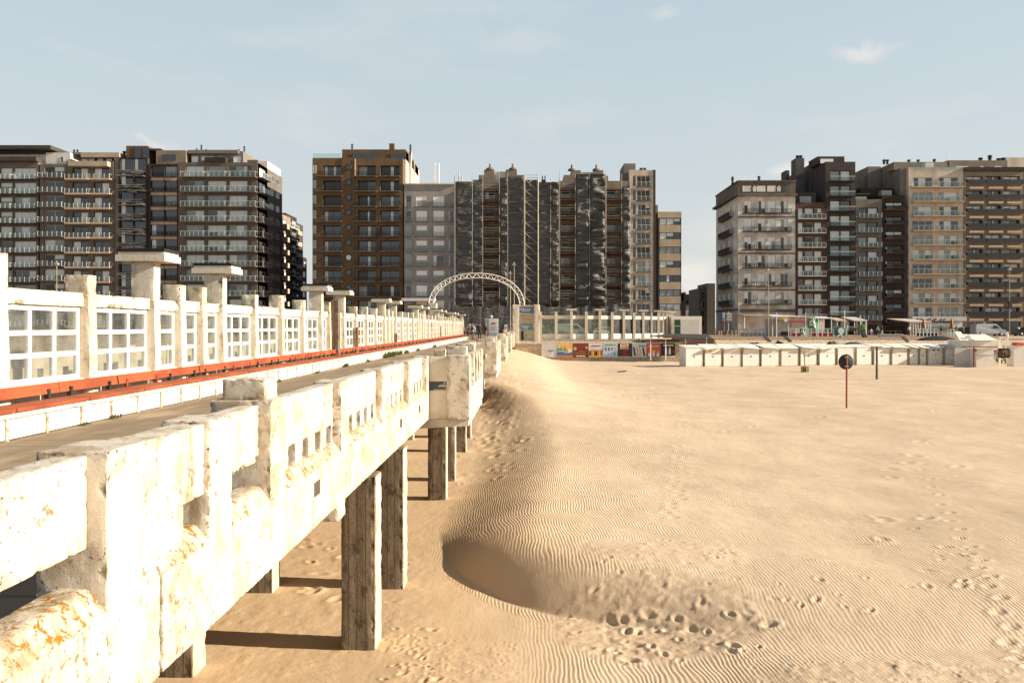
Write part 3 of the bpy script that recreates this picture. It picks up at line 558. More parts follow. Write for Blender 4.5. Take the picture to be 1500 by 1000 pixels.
for a,b,k in bw:
    x0=WX(a,yb_)+.02; x1=WX(b,yb_)-.02; z1=-.45; z0=-2.1; w_=x1-x0; t=thing('wall_banner','%s'%blabel[k],'banner',(x0,yb_,z0),0,'banners hung on the sea wall')
    m=MB(); H=z1-z0
    m.grid(lambda u,v,w_=w_,H=H:(u*w_,.012*math.sin(u*9)*(1-v),v*H),8,6); m.build('cloth',cm(BC[k]),t)
    p=MB(); Yp=-.02; r_=random.Random(hash(k)%99 if False else a)
    mats=[whitep,blk,orange,yel,teal,blue,flesh,dred]
    if k=='grey': p.box(w_*.45,w_*.8,Yp-.005,Yp,H*.45,H*.5,1); p.box(w_*.55,w_*.6,Yp-.005,Yp,H*.34,H*.40,7)
    if k=='holiday':
        p.box(0.02,w_-.02,Yp-.005,Yp,.0,H*.14,2); p.grid(lambda u,v:(u*w_,Yp-.008,H*(.14+.22*v+.06*math.sin(u*7)*v)),10,2,5); p.box(.03,w_*.34,Yp-.004,Yp,H*.40,H*.66,4); p.grid(lambda u,v:(u*w_,Yp-.007,H*(.34+.05*v+.07*math.sin(u*7))),10,1,0)
        figurine(p,w_*.5,H*.42,.62,Yp-.01,5,6); p.box(w_*.7,w_*.95,Yp-.006,Yp,H*.36,H*.62,0)
    if k=='bistro':
        p.disc((w_*.14,Yp-.01,H*.62),.21,t=.008,n=14,m=6); p.disc((w_*.88,Yp-.01,H*.7),.16,t=.008,n=14,m=6)
        for i in range(5): p.prism([(w_*.5,H*.5),(w_*(.06+.2*i),H*.2),(w_*(.12+.2*i),H*.2)],Yp-.012,Yp-.004,'y',2)
        p.box(w_*.2,w_*.8,Yp-.006,Yp,H*.05,H*.12,0); p.box(w_*.3,w_*.7,Yp-.006,Yp,H*.6,H*.85,7)
    if k=='band':
        for i in range(8): figurine(p,w_*(.1+.115*i),H*.12,.72+.06*(i%2),Yp-.004*i%3*.001-.006,[1,2,3,7][i%4],6)
        p.box(w_*.05,w_*.95,Yp-.005,Yp,.0,H*.1,3); p.box(w_*.2,w_*.85,Yp-.005,Yp,H*.78,H*.84,7)
    if k=='fashion':
        for i,(u,v) in enumerate([(.18,.5),(.38,.5),(.6,.5),(.82,.5),(.8,.12),(.25,.12)]): figurine(p,w_*u,H*v,.42,Yp-.005,[1,1,7,2,5,0][i],6)
        p.box(w_*.1,w_*.9,Yp-.005,Yp,H*.87,H*.91,1)
    if k=='sale':
        p.box(w_*.16,w_*.75,Yp-.005,Yp,H*.58,H*.96,0); p.box(w_*.22,w_*.7,Yp-.008,Yp,H*.80,H*.92,2); p.box(w_*.2,w_*.72,Yp-.008,Yp,H*.62,H*.74,2); p.prism([(w_*.3,H*.12),(w_*.7,H*.12),(w_*.6,H*.5),(w_*.4,H*.5)],Yp-.006,Yp,'y',7); p.box(.02,w_-.02,Yp-.005,Yp,.01,H*.06,0)
    if k=='sport':
        for i,u in enumerate((.2,.42,.62,.86)): p.hexa([(w_*u-.1,Yp-.008,H*.1),(w_*u+.1,Yp-.008,H*.1),(w_*u+.1,Yp,H*.1),(w_*u-.1,Yp,H*.1),(w_*u-.26,Yp-.008,H*.72),(w_*u-.1,Yp-.008,H*.72),(w_*u-.1,Yp,H*.72),(w_*u-.26,Yp,H*.72)],[1,6,3,1][i])
        p.box(w_*.45,w_*.95,Yp-.005,Yp,H*.78,H*.85,5)
    if k=='party':
        for i,u in enumerate((.2,.5,.8)): p.disc((w_*u,Yp-.01,H*.42),.2,t=.008,n=12,m=2+i%2); p.box(w_*u-.15,w_*u+.15,Yp-.006,Yp,H*.05,H*.3,0)
        p.box(w_*.08,w_*.9,Yp-.006,Yp,H*.72,H*.86,6); p.box(0.02,w_-.02,Yp-.004,Yp,0,.06,4)
    if k=='jazz':
        for i,u in enumerate((.35,.62)): figurine(p,w_*u,H*.2,.95,Yp-.006,0,6)
        p.box(.02,w_-.02,Yp-.004,Yp,0,H*.1,0); p.box(w_*.15,w_*.9,Yp-.004,Yp,H*.82,H*.9,0); p.box(w_*.85,w_-.02,Yp-.006,Yp,H*.3,H*.5,7)
    p.build('print',mats,t)
# dark shade canopy and the lower terrace to the right of the wall
t=thing('shade_canopy','wide flat dark grey shade canopy over the lower terrace behind the first beach cabins','canopy',(0,0,0))
m=MB(); yy=95.5
m.hexa([(WX(952,yy),yy,WZ(493,yy)),(WX(1046,yy),yy,WZ(498,yy)),(WX(1040,yy+5),yy+5,WZ(492,yy+5)),(WX(965,yy+5),yy+5,WZ(490.5,yy+5)),(WX(950,yy),yy,WZ(492,yy)),(WX(1046,yy),yy,WZ(496.8,yy)),(WX(1035,yy+5),yy+5,WZ(489.5,yy+5)),(WX(980,yy+5),yy+5,WZ(488.5,yy+5))]); m.build('roof',plain('dark_canvas',(.05,.042,.04),.8),t)
for px in (953,975,1004,1035): MB().tube((WX(px,yy+.2),yy+.2,-2.4),(WX(px,yy+.2),yy+.2,WZ(494.5,yy)),.05).build('post',white,t)
# ---- gate building beside the pier end
g_=thing('gate_building','small tan gate building with two blue signs between tall pillars at the pier end','gate building')
yy=98.4
for a,b,zt in ((751,760.5,446),(782,791,446)): worn(WX(a,yy),WX(b,yy),yy-.2,yy+.6,-.9,WZ(zt,yy),r=.04,step=.3,chip=.05,seed=a).build('pillar',cream,g_)
m=MB(); m.box(WX(760.5,yy)-.02,WX(782,yy)+.02,yy+.05,yy+3.5,-.9,WZ(448,yy)); m.build('wall',paint_s,g_)
m=MB(); m.box(WX(760,yy),WX(782,yy),yy-.12,yy+.06,WZ(460,yy),WZ(458.6,yy)); m.box(WX(760.6,yy),WX(782,yy),yy-.03,yy+.06,WZ(448.5,yy),WZ(446.8,yy)); m.build('ledge',cream,g_)
for (a,b,c_,d_,lines) in ((761,781,450.5,457.5,2),(763,779,475.5,482.5,2)):
    sg=MB().box(WX(a,yy),WX(b,yy),yy-.06,yy+.04,WZ(d_,yy),WZ(c_,yy)).build('sign',blue if lines and a==761 else cm((.05,.22,.34)),g_)
    p=MB(); rr=random.Random(a)
    for k in range(2):
        x=WX(a,yy)+.12+k*.2
        while x<WX(b,yy)-.3-k*.15: ww=rr.uniform(.12,.3); z_=WZ(c_,yy)-.18-.2*k; p.box(x,min(x+ww,WX(b,yy)-.12),yy-.07,yy-.05,z_-.07,z_+.03); x+=ww+.05
    p.build('lettering',whitep,sg)
MB().box(WX(763,yy)-.0,WX(767,yy),yy+.0,yy+.06,-.6,1.0).build('meter_cupboard',dark_metal,g_)
# ---- truss arch
ar=thing('truss_arch','white lattice truss arch spanning the pier entrance','arch')
Ya=100.0; xs0,xs1=WX(628,Ya),WX(768,Ya); zb=WZ(450,Ya); zt=WZ(400.5,Ya); cx=(xs0+xs1)/2; hw=(xs1-xs0)/2; hh=zt-zb
def ap(t,off):
    # flattened arch, t 0..1
    a=math.pi*(1-t); rx,rz=hw+off,hh+off; p=2.25
    c,s=math.cos(a),math.sin(a); return (cx+rx*math.copysign(abs(c)**(2/p),c),zb+rz*abs(s)**(2/p))
SEG=46
for k,(off,dy) in enumerate(((0,-.28),(0,.28),(-.55,-.28),(-.55,.28))):
    m=MB()
    for i in range(SEG): a=ap(i/SEG,off); b=ap((i+1)/SEG,off); m.tube((a[0],Ya+dy,a[1]),(b[0],Ya+dy,b[1]),.055,n=6,cap=False)
    m.build('chord',white,ar)
m=MB()
for i in range(SEG):
    for dy in (-.28,.28):
        a=ap(i/SEG,0 if i%2 else -.55); b=ap((i+1)/SEG,-.55 if i%2 else 0); m.tube((a[0],Ya+dy,a[1]),(b[0],Ya+dy,b[1]),.038,n=5,cap=False)
    a=ap(i/SEG,0); m.tube((a[0],Ya-.28,a[1]),(a[0],Ya+.28,a[1]),.03,n=5,cap=False)
m.build('lattice',white,ar)
lp_=thing('gate_pillar','square pale pillar at the left foot of the lattice arch, behind the canopies','pillar')
worn(WX(628,Ya),WX(640,Ya),Ya-.6,Ya+.6,-.1,WZ(444,Ya),r=.05,step=.3,seed=5).build('shaft',cream,lp_)
# ---- info pillar, lollipop flower tree, small lamp
ip=thing('info_pillar','white info pillar with a red-brown emblem and a small globe on top, behind the people','info pillar')
yi=97; 
m=MB(); m.box(WX(716,yi),WX(729.5,yi),yi,yi+.6,0,WZ(466.5,yi)); m.build('body',cm((.66,.64,.62)),ip)
m=MB(); m.box(WX(710.5,yi),WX(716,yi)-.02,yi+.1,yi+.55,.1,WZ(466.5,yi)); m.build('side_panel',cm((.50,.49,.50)),ip)
m=MB(); m.lathe([(0,0),(.2,.05),(.25,.2),(.2,.36),(0,.42)],(WX(719,yi),yi+.3,WZ(466.3,yi)),14); m.build('globe',cm((.25,.34,.42)),ip)
m=MB(); x_=WX(723,yi); m.prism([(x_-.22,WZ(475,yi)),(x_+.22,WZ(475,yi)),(x_+.26,WZ(473.4,yi)),(x_+.1,WZ(471.8,yi)),(x_-.16,WZ(472,yi)),(x_-.26,WZ(473.6,yi))],yi-.02,yi+.0); m.build('emblem',cm((.45,.12,.06)),ip)
m=MB()
for k,z_ in enumerate((478.5,480.2,482,483.7)): m.box(x_-.4,x_+.38-.1*(k%2),yi-.015,yi,WZ(z_,yi),WZ(z_-.5,yi))
m.build('lettering',cm((.4,.38,.38)),ip); MB().box(x_-.45,x_+.45,yi-.02,yi,WZ(489.5,yi),WZ(487,yi)).build('blue_strip',lblue,ip)
ft=thing('flower_stand','red post carrying a bunch of pale round flowers, behind the people on the pier','flower stand',(WX(693,97.5),97.5,0))
m=MB(); m.tube((0,0,0),(0,0,1.35),.1,.09,10); m.tube((0,0,1.3),(0,0,1.6),.14,.1,10); m.build('post',cm((.45,.09,.03)),ft)
m=MB(); r_=random.Random(4)
for k in range(26):
    a=r_.uniform(0,6.28); q=r_.uniform(.1,.62); z_=1.45+r_.uniform(-.05,.38)*(1.1-q*.6); m.lathe([(0,-.07),(.07,-.03),(.09,.03),(.05,.08),(0,.09)],(math.cos(a)*q-.15,math.sin(a)*q*.5,z_),8); m.tube((0,0,1.2),(math.cos(a)*q-.15,math.sin(a)*q*.5,z_),.012,n=4,cap=False)
m.build('flowers',cm((.62,.54,.44)),ft)
sp=thing('sign_post','small white upright sign with dark marks, left of the gate pillar','sign',(WX(741,98),98,0))
m=MB(); m.box(-.16,.16,-.03,.03,.45,1.75); m.build('board',whitep,sp); m=MB(); m.box(-.05,.07,-.04,-.02,1.2,1.6); m.box(-.1,.1,-.04,-.02,.8,.9); m.tube((0,0,0),(0,0,.5),.03); m.build('post',dark_metal,sp)
# ---- glazed plaza screens on a curve
pts=[(792,100),(814.5,100),(837,100.2),(858.5,100.6),(878.5,101.3),(896.5,102.3),(913.5,103.5),(928.5,105),(942,106.5),(954,108),(964,110),(971,112),(976,114),(980,116),(983,118),(985.5,120)]
ps=thing('promenade_screen','curving row of glass screens between slim white posts with flat roofs, on the promenade','wind screen')
plaza_glass=pglass('plaza_glass',(.80,.84,.74),.12)
for i,(px,Y) in enumerate(pts):
    x=WX(px,Y)
    if i<9 or i%2==0:
        m=MB(); m.box(x-.16,x+.16,Y-.5,Y+.05,-.5,WZ(456.5,100) if i not in (2,4,6,8,10,12,14) else 3.55); 
        po=m.build('post',creamp,ps)
    else: po=MB().box(x-.12,x+.12,Y-.4,Y+.05,-.5,3.3).build('post',creamp,ps)
    if i in (2,4,6,8,10,12,14):
        m=MB(); m.box(x-.62,x+.62,Y-.55,Y+.35,3.5,3.7); m.build('canopy',creamp,ps)
    if i+1<len(pts):
        p2,Y2=pts[i+1]; x2=WX(p2,Y2); dx,dy=x2-x,Y2-Y
        def quad(z0,z1,th,o_=0.0,y_=0.0):
            n_=Vector((dy,-dx,0)).normalized()*th; b=Vector((x,Y+y_,0)); c_=Vector((x2,Y2+y_,0))
            return [(b+n_)[:2]+(z0,),(c_+n_)[:2]+(z0,),(c_-n_)[:2]+(z0,),(b-n_)[:2]+(z0,),(b+n_)[:2]+(z1,),(c_+n_)[:2]+(z1,),(c_-n_)[:2]+(z1,),(b-n_)[:2]+(z1,)]
        m=MB(); m.hexa(quad(2.45,2.87,.09)); m.build('beam',creamp,ps); m=MB(); m.hexa(quad(0.02,.62,.10)); m.build('plinth',white,ps)
        m=MB(); q=quad(.61,2.46,.008); m.hexa(q); m.build('glass',plaza_glass,ps)
bb=thing('toilet_block','white flat-roofed block with a dark green door and a large blank pale panel','small building')
Y=112; m=MB(); m.box(WX(985,Y),WX(1028,Y),Y,Y+6,-.3,WZ(463,Y)); m.build('wall',white,bb); 
m=MB(); m.box(WX(997,Y),WX(1024.5,Y),Y-.04,Y+.02,0,WZ(468,Y)); m.build('panel',cm((.62,.59,.53)),bb); m=MB(); m.box(WX(988,Y),WX(996.5,Y),Y-.06,Y+.02,-.1,WZ(468,Y)); do=m.build('door',cm((.03,.07,.04)),bb); MB().box(WX(988.6,Y),WX(996,Y),Y-.08,Y-.05,WZ(478,Y),WZ(477,Y)).build('handle',alu,do)
# ---- right promenade wall
pw=thing('promenade_wall','long low rough tan wall edging the promenade behind the row of beach cabins','wall')
m=MB(); m.box(WX(1046,104),300,103.7,104.3,-3.2,-.02); m.build('wall',tanc,pw)
m=MB(); m.hexa([(WX(1040,104),100.2,-3.2),(120,100.2,-3.2),(120,103.9,-3.2),(WX(1040,104),103.9,-3.2),(WX(1046,104),103.1,-.45),(120,103.1,-.45),(120,103.9,-.12),(WX(1046,104),103.9,-.12)]); m.build('sloping_revetment',tanc,pw)
m=MB(); m.box(-300,-13.6,100.0,101.0,-4,-.02); o=m.build('sea_wall',tanc); tag(o,'plain sea wall left of the pier, seen only through the screen glass','wall')
# ================= beach cabins
YH=84.0
hx=[1003,1030.5,1058.5,1086,1114,1142.5,1171,1198,1225.5,1252.5,1278.7,1304.5,1331,1345.5,1358,1382,1407.5]
hutw=plain('cabin_white',(.80,.75,.66),.6,.3,var=.15,scale=2); hutw2=plain('cabin_grey_white',(.70,.67,.62),.6,.3,var=.15,scale=2)
hwarm=plain('cabin_edge_brown',(.30,.22,.13),.8)
hz=-2.5
for i in range(len(hx)-1):
    a,b=hx[i],hx[i+1]; YH=83.3+(a-1003)*.0105; x0=WX(a,YH)+.07; x1=WX(b,YH)-.07; w_=x1-x0; cxh=(x0+x1)/2
    rr=random.Random(i*7+1); mode=rr.choice([0,0,1,2]) if i not in (8,9) else 3
    if i==0: mode=3
    lab='white beach cabin, %s of the row from the left%s'%(ORD[i],{0:'',1:'',2:'',3:', with a high flat front'}[mode])
    if i==0: lab='white wooden beach cabin at the left end of the row, next to the banner wall'
    if i==15: lab='white wooden beach cabin closing the row on the right beside the open bar'
    if i in(12,13): lab='narrow white beach cabin, %s of the pair in the right half of the row'%('left' if i==12 else 'right')
    t=thing('beach_cabin',lab,'beach cabin',(cxh,YH,hz),.16+rr.uniform(-.03,.05),'row of white beach cabins'); z0=sand_h(np.array([cxh]),np.array([YH]))[0][0]-hz-.05
    h=1.86+rr.uniform(-.04,.05); hb=2.14 if mode!=3 else 2.06
    ht=w_/2; m=MB(); m.hexa([(-ht,0,z0),(ht,0,z0),(ht,1.8,z0),(-ht,1.8,z0),(-ht,0,h),(ht,0,h),(ht,1.8,hb),(-ht,1.8,hb)]); m.build('body',hutw2 if i%3==0 else hutw,t)
    m=MB(); ov={0:.38,1:.22,2:.42,3:.05}[mode]; dr=.17*(ov/.4)*.6; tilt=rr.choice([-.10,.08,.04]) if mode in (0,2) else 0
    m.hexa([(-ht-.05,-ov,h-dr+tilt),(ht+.05,-ov,h-dr-tilt),(ht+.04,1.9,hb+.01),(-ht-.04,1.9,hb+.01),(-ht-.05,-ov,h-dr+.05+tilt),(ht+.05,-ov,h-dr+.05-tilt),(ht+.04,1.9,hb+.06),(-ht-.04,1.9,hb+.06)]); m.build('roof',hutw,t)
    for s in (-1,1):
        m=MB(); xa,xb=(-ht+.04,-.008) if s<0 else (.008,ht-.04); m.box(xa,xb,-.035,.004,z0+.12,h-.16); dd=m.build('door',hutw,t); MB().box(s*.06-.02,s*.06+.02,-.06,-.03,.9,1.02).build('handle',dark_metal,dd)
    m=MB()
    for s in (-1,1): m.box(s*ht-.035 if s>0 else -ht-.01,s*ht+.01 if s>0 else -ht+.035,-.05,.01,z0,h)
    m.build('corner_post',hwarm if i%2 else hutw2,t)
    if mode in(0,2): 
        for s in (-1,1): MB().tube((s*(ht-.03),-.02,h-.55),(s*(ht-.03),-ov+.04,h-dr+.02),.018,n=5).build('strut',hwarm,t)
    if i==0: MB().box(1.3-ht,1.75-ht,-.05,.0,1.5,1.78).build('plate',yel,t) if False else None
    if i==1: MB().box(-ht+.45,-ht+.7,-.06,-.03,1.4,1.7).build('yellow_plate',yel,t)
    if i==14:
        for q in (-.35,.2): MB().box(q,q+.28,-.05,-.03,1.45,1.6).build('vent_hole',dark_metal,t)
# bar kiosk with red rail and gabled roof behind
kb=thing('beach_kiosk','open-fronted white beach kiosk with red-brown counter rail under a pale awning, right of the cabins','kiosk')
Y=82.5; m=MB(); m.box(WX(1430,Y),WX(1455.5,Y),Y,Y+2.2,-2.6,WZ(510,Y)); m.build('body',hutw,kb)
m=MB(); m.box(WX(1408,Y),WX(1459,Y),Y-.25,Y-.02,WZ(509,Y),WZ(507.5,Y)); m.box(WX(1424.5,Y),WX(1426,Y),Y-.2,Y-.1,-2.6,WZ(509,Y)); m.box(WX(1427,Y),WX(1429,Y),Y-.22,Y-.12,WZ(515,Y),WZ(511,Y)); m.box(WX(1455.5,Y),WX(1458,Y),Y-.22,Y-.12,WZ(516,Y),WZ(512.5,Y)); m.build('rail',cm((.25,.05,.02)),kb)
m=MB(); m.box(WX(1408,Y),WX(1430,Y),Y+1.2,Y+1.3,-2.6,WZ(510,Y)); m.build('back_wall',cm((.6,.57,.52)),kb)
m=MB(); m.box(WX(1430,Y)+.02,WX(1455.5,Y)-.02,Y-.03,Y,WZ(520.3,Y),WZ(519.8,Y)); m.build('shelf',cm((.3,.2,.12)),kb)
gh=thing('gabled_cabin','white cabin with a bright double-peaked pitched roof standing behind the beach kiosk','cabin')
Y=86; zr=WZ(490.5,Y); ze=WZ(498,Y)
m=MB(); m.box(WX(1407,Y),WX(1458.5,Y),Y,Y+2.6,-2.6,ze); m.build('body',hutw,gh)
for (a,b,c_) in ((1406,1414,1424),(1414,1422,1459)):
    m=MB(); 
    if a==1406: m.hexa([(WX(1404,Y),Y-.3,ze-.05),(WX(1416,Y),Y-.3,ze-.05),(WX(1418,Y),Y+1.5,zr+.3),(WX(1409,Y),Y+1.5,zr+.3),(WX(1404,Y),Y-.3,ze),(WX(1416,Y),Y-.3,ze),(WX(1418,Y),Y+1.5,zr+.36),(WX(1409,Y),Y+1.5,zr+.36)])
    else: m.hexa([(WX(1425,Y),Y-.35,ze-.04),(WX(1459,Y),Y-.35,ze-.04),(WX(1453.5,Y),Y+1.3,zr),(WX(1419,Y),Y+1.3,zr),(WX(1425,Y),Y-.35,ze),(WX(1459,Y),Y-.35,ze),(WX(1453.5,Y),Y+1.3,zr+.06),(WX(1419,Y),Y+1.3,zr+.06)])
    m.build('roof',white,gh)
m=MB(); m.prism([(WX(1407,Y),ze),(WX(1424.5,Y),ze),(WX(1419,Y),zr),(WX(1413,Y),ze+.1)],Y-.1,Y+.1); m.build('gable',hutw2,gh)
pg=thing('pergola','white timber pergola frame with a balustrade and a post finial, far right on the beach','pergola')
Y=88; m=MB(); m.box(WX(1463,Y),WX(1530,Y),Y-.1,Y+.1,WZ(494.8,Y),WZ(493,Y))
for px in (1464.5,1475.5,1502,1525): m.box(WX(px,Y)-.08,WX(px,Y)+.08,Y-.08,Y+.08,-2.6,WZ(493,Y))
m.build('frame',white,pg)
m=MB()
for px in (1464.5,1475.5,1502): 
    for s in (-1,1): m.tube((WX(px,Y),Y,WZ(499,Y)),(WX(px,Y)+s*.35,Y,WZ(494.6,Y)),.04,n=5)
m.build('brace',white,pg)
m=MB(); m.lathe([(.12,0),(.16,.15),(.06,.3),(.12,.45),(0,.55)],(WX(1475.5,Y),Y,WZ(493,Y)),10); m.build('finial',white,pg)
m=MB(); m.box(WX(1463,Y),WX(1530,Y),Y-.05,Y+.05,WZ(509.5,Y),WZ(508.5,Y)); m.build('rail',white,pg)
m=MB()
for s in ((1457,512,1464,523),(1464,512,1457.5,523)): m.tube((WX(s[0],Y-2),Y-2,WZ(s[1],Y-2)),(WX(s[2],Y-2),Y-2,WZ(s[3],Y-2)),.09,n=6)
o=m.build('trestle',white); tag(o,'white crossed trestle leaning beside the wooden barrel bench','trestle')
bt=thing('slatted_drum','dark brown slatted wooden drum lying on its side beneath the pergola','wooden drum'); Y=85
m=MB()
x0,x1=WX(1463,Y),WX(1482,Y); zc=WZ(517,Y); 
for k in range(14):
    a=math.pi*2*k/14; m.box(x0+.02*(k%3),x1-.02*(k%2),Y+.45*math.cos(a)-.05,Y+.45*math.cos(a)+.05,zc+.45*math.sin(a)-.05,zc+.45*math.sin(a)+.05)
m.build('slats',cm((.07,.045,.03)),bt)
for x in (x0+.15,x1-.2): mm_=MB(); mm_.lathe([(0,-.04),(.40,-.04),(.40,.04),(0,.04)],(0,0,0),14); o=mm_.build('end_disc',cm((.1,.07,.045)),bt,(x,Y,zc)); o.rotation_euler=(0,R(90),0)
cb=thing('small_cabinet','small white cabinet with an orange-red lid at the right edge of the beach','cabinet'); Y=84
m=MB(); m.box(WX(1485,Y),WX(1500,Y),Y,Y+1.2,-2.6,WZ(506,Y)); m.build('body',white,cb); m=MB(); m.hexa([(WX(1488.5,Y),Y-.1,WZ(506,Y)+.01),(WX(1500,Y),Y-.1,WZ(506,Y)+.01),(WX(1499,Y),Y+1,WZ(506,Y)+.02),(WX(1490,Y),Y+1,WZ(506,Y)+.02),(WX(1489.5,Y),Y-.1,WZ(501.5,Y)),(WX(1499,Y),Y-.1,WZ(502,Y)),(WX(1498,Y),Y+1,WZ(501.5,Y)),(WX(1491,Y),Y+1,WZ(501.5,Y))]); m.build('lid',cm((.60,.10,.03)),cb)
# ================= things standing on the sand
def gz(x,y): return float(sand_h(np.array([x]),np.array([y]))[0][0])
Y=41.2; x=WX(1240,Y); zg=gz(x,Y)
rs=thing('round_sign','dark-backed round sign on a thin faded red pole, alone on the open sand','sign',(x,Y,zg))
m=MB(); m.tube((0,0,-.4),(.015,0,2.72),.045,.045,12); m.build('pole',rustred,rs)
m=MB(); m.lathe([(0,-.012),(.37,-.012),(.385,0),(.37,.012),(0,.012)],(0,0,0),40); o=m.build('disc',plain('sign_back',(.035,.033,.030),.6),rs,(0,.07,2.32)); o.rotation_euler=(R(90),0,0)
m=MB()
for z_ in (2.1,2.56): m.box(-.09,.09,-.06,.055,z_-.025,z_+.025)
m.build('clamp',galv,rs)
Y=64; x=WX(1284.5,Y); zg=gz(x,Y)
tp=thing('wooden_post','weathered grey-green post with a flat crosspiece on top, standing on the sand before the cabins','post',(x,Y,zg))
m=MB(); m.tube((0,0,-.3),(0,0,WZ(508,Y)-zg),.10,.085,12); m.build('shaft',plain('grey_green_wood',(.17,.15,.10),.9,scale=8),tp); m=MB(); m.box(-.4,.36,-.14,.14,WZ(508.3,Y)-zg,WZ(507,Y)-zg); m.box(-.06,.05,-.13,-.08,1.2,1.4); m.build('crosspiece',plain('grey_wood',(.28,.25,.20),.9),tp)
Y=73; x=WX(1179,Y); zg=gz(x,Y)
mb_=thing('marker_box','small tan box holding a thin slanting red pole, on the sand before the cabins','marker',(x,Y,zg))
m=MB(); m.box(-.28,.28,-.25,.25,-.2,WZ(536,Y)-zg); m.build('box',plain('tan_ply',(.45,.36,.16),.8),mb_); m=MB(); m.box(-.26,.02,-.27,-.24,0.05,WZ(537,Y)-zg); m.build('dark_side',plain('dark_ply',(.10,.08,.05),.8),mb_); m=MB(); m.tube((.02,0,.3),(-.08,0,WZ(514,Y)-zg),.045,n=8); m.build('pole',rustred,mb_)
def driftwood(px,py,s,lab,seed):
    x,y=px2w(px,py,-2.6); m=MB(); r_=random.Random(seed)
    for k in range(3): a=r_.uniform(-.4,.4); m.tube((-s+r_.uniform(0,.1),r_.uniform(-.1,.1),.03),(s,math.sin(a)*s,.07+r_.uniform(0,.08)),.04*s/.4,.02,6)
    m.prism([(-s*.8,0),(s*.8,0),(s*.3,.18*s),(-s*.3,.22*s)],-.1,.1); o=m.build('driftwood',plain('seaweed_brown',(.16,.11,.06),.9),None,(x,y,gz(x,y))); tag(o,lab,'driftwood')
driftwood(911,546,.4,'small dark heap of driftwood far out on the sand below the banners',1)
# ================= buildings
def pane_mats():
    def curt(col):
        def f(g):
            x=g.sep()[0]; c=g.mix(g.ramp(g.wave(2.4,1.5,None,'X'),.2,.9),col,tuple(v*.72 for v in col)); g.col(c); g.b.inputs['Coat Weight'].default_value=.5; g.b.inputs['Coat Roughness'].default_value=.05
        return f
    a=node_mat('white_curtain',curt((.78,.82,.78)),.7,.3); b=node_mat('grey_curtain',curt((.34,.38,.37)),.7,.3)
    c=plain('dark_window_glass',(.012,.016,.02),.06,.6); d=plain('warm_window_glass',(.035,.028,.022),.08,.5); e=plain('roller_blind',(.88,.86,.82),.6,.2,var=.05)
    c.node_tree.nodes['Principled BSDF'].inputs['IOR'].default_value=1.75
    return [c,d,a,b,e]
PM=pane_mats()
WC={}
def window_mesh(w_,h,ns,fm,var,mid=False,style='mix'):
    key=(round(w_,2),round(h,2),ns,fm.name,var,mid,style)
    if key in WC: return WC[key]
    r_=random.Random(str(key)); f=.07; m=MB()
    m.box(0,w_,-.03,.05,0,f); m.box(0,w_,-.03,.05,h-f,h); m.box(0,f,-.028,.048,f,h-f); m.box(w_-f,w_,-.028,.048,f,h-f)
    for k in range(1,ns): x=w_*k/ns; m.box(x-.04,x+.04,-.026,.046,f,h-f)
    if mid: m.box(f,w_-f,-.024,.04,h*.30-.03,h*.30+.03)
    g=MB(); 
    sch={'mix':[0,0,1,2,2,3],'curtain':[2,2,3,2,0,3],'dark':[0,0,0,1,3,0],'white':[2,4,2,4,3,0],'blind':[4,4,4,4,0,4]}[style]
    whole=r_.choice(sch)
    for k in range(ns):
        t=whole if r_.random()<.6 else r_.choice(sch); x0,x1=w_*k/ns,w_*(k+1)/ns
        if r_.random()<.25 and t in (0,1):   # curtain drawn to one side
            xm=x0+(x1-x0)*r_.uniform(.2,.4) ; g.add([(x0,.02,0),(xm,.02,0),(xm,.02,h),(x0,.02,h)],[(0,1,2,3)],2); x0=xm
        if t in (2,4) and r_.random()<.3:    # blind half lowered
            zz=h*r_.uniform(.3,.7); g.add([(x0,.02,zz),(x1,.02,zz),(x1,.02,h),(x0,.02,h)],[(0,1,2,3)],t); g.add([(x0,.02,0),(x1,.02,0),(x1,.02,zz),(x0,.02,zz)],[(0,1,2,3)],r_.choice([0,1,3]))
        else: g.add([(x0,.02,0),(x1,.02,0),(x1,.02,h),(x0,.02,h)],[(0,1,2,3)],t)
    WC[key]=(m.mesh('window',fm),g.mesh('pane',PM)); return WC[key]
def put_window(par_,x,y,z,w_,h,ns,fm,rz=0,mid=False,style='mix',nv=5):
    a,b=window_mesh(w_,h,ns,fm,random.randrange(nv),mid,style); o=link('window',a,par_,(x,y,z),rz); link('pane',b,o); return o
BM={}
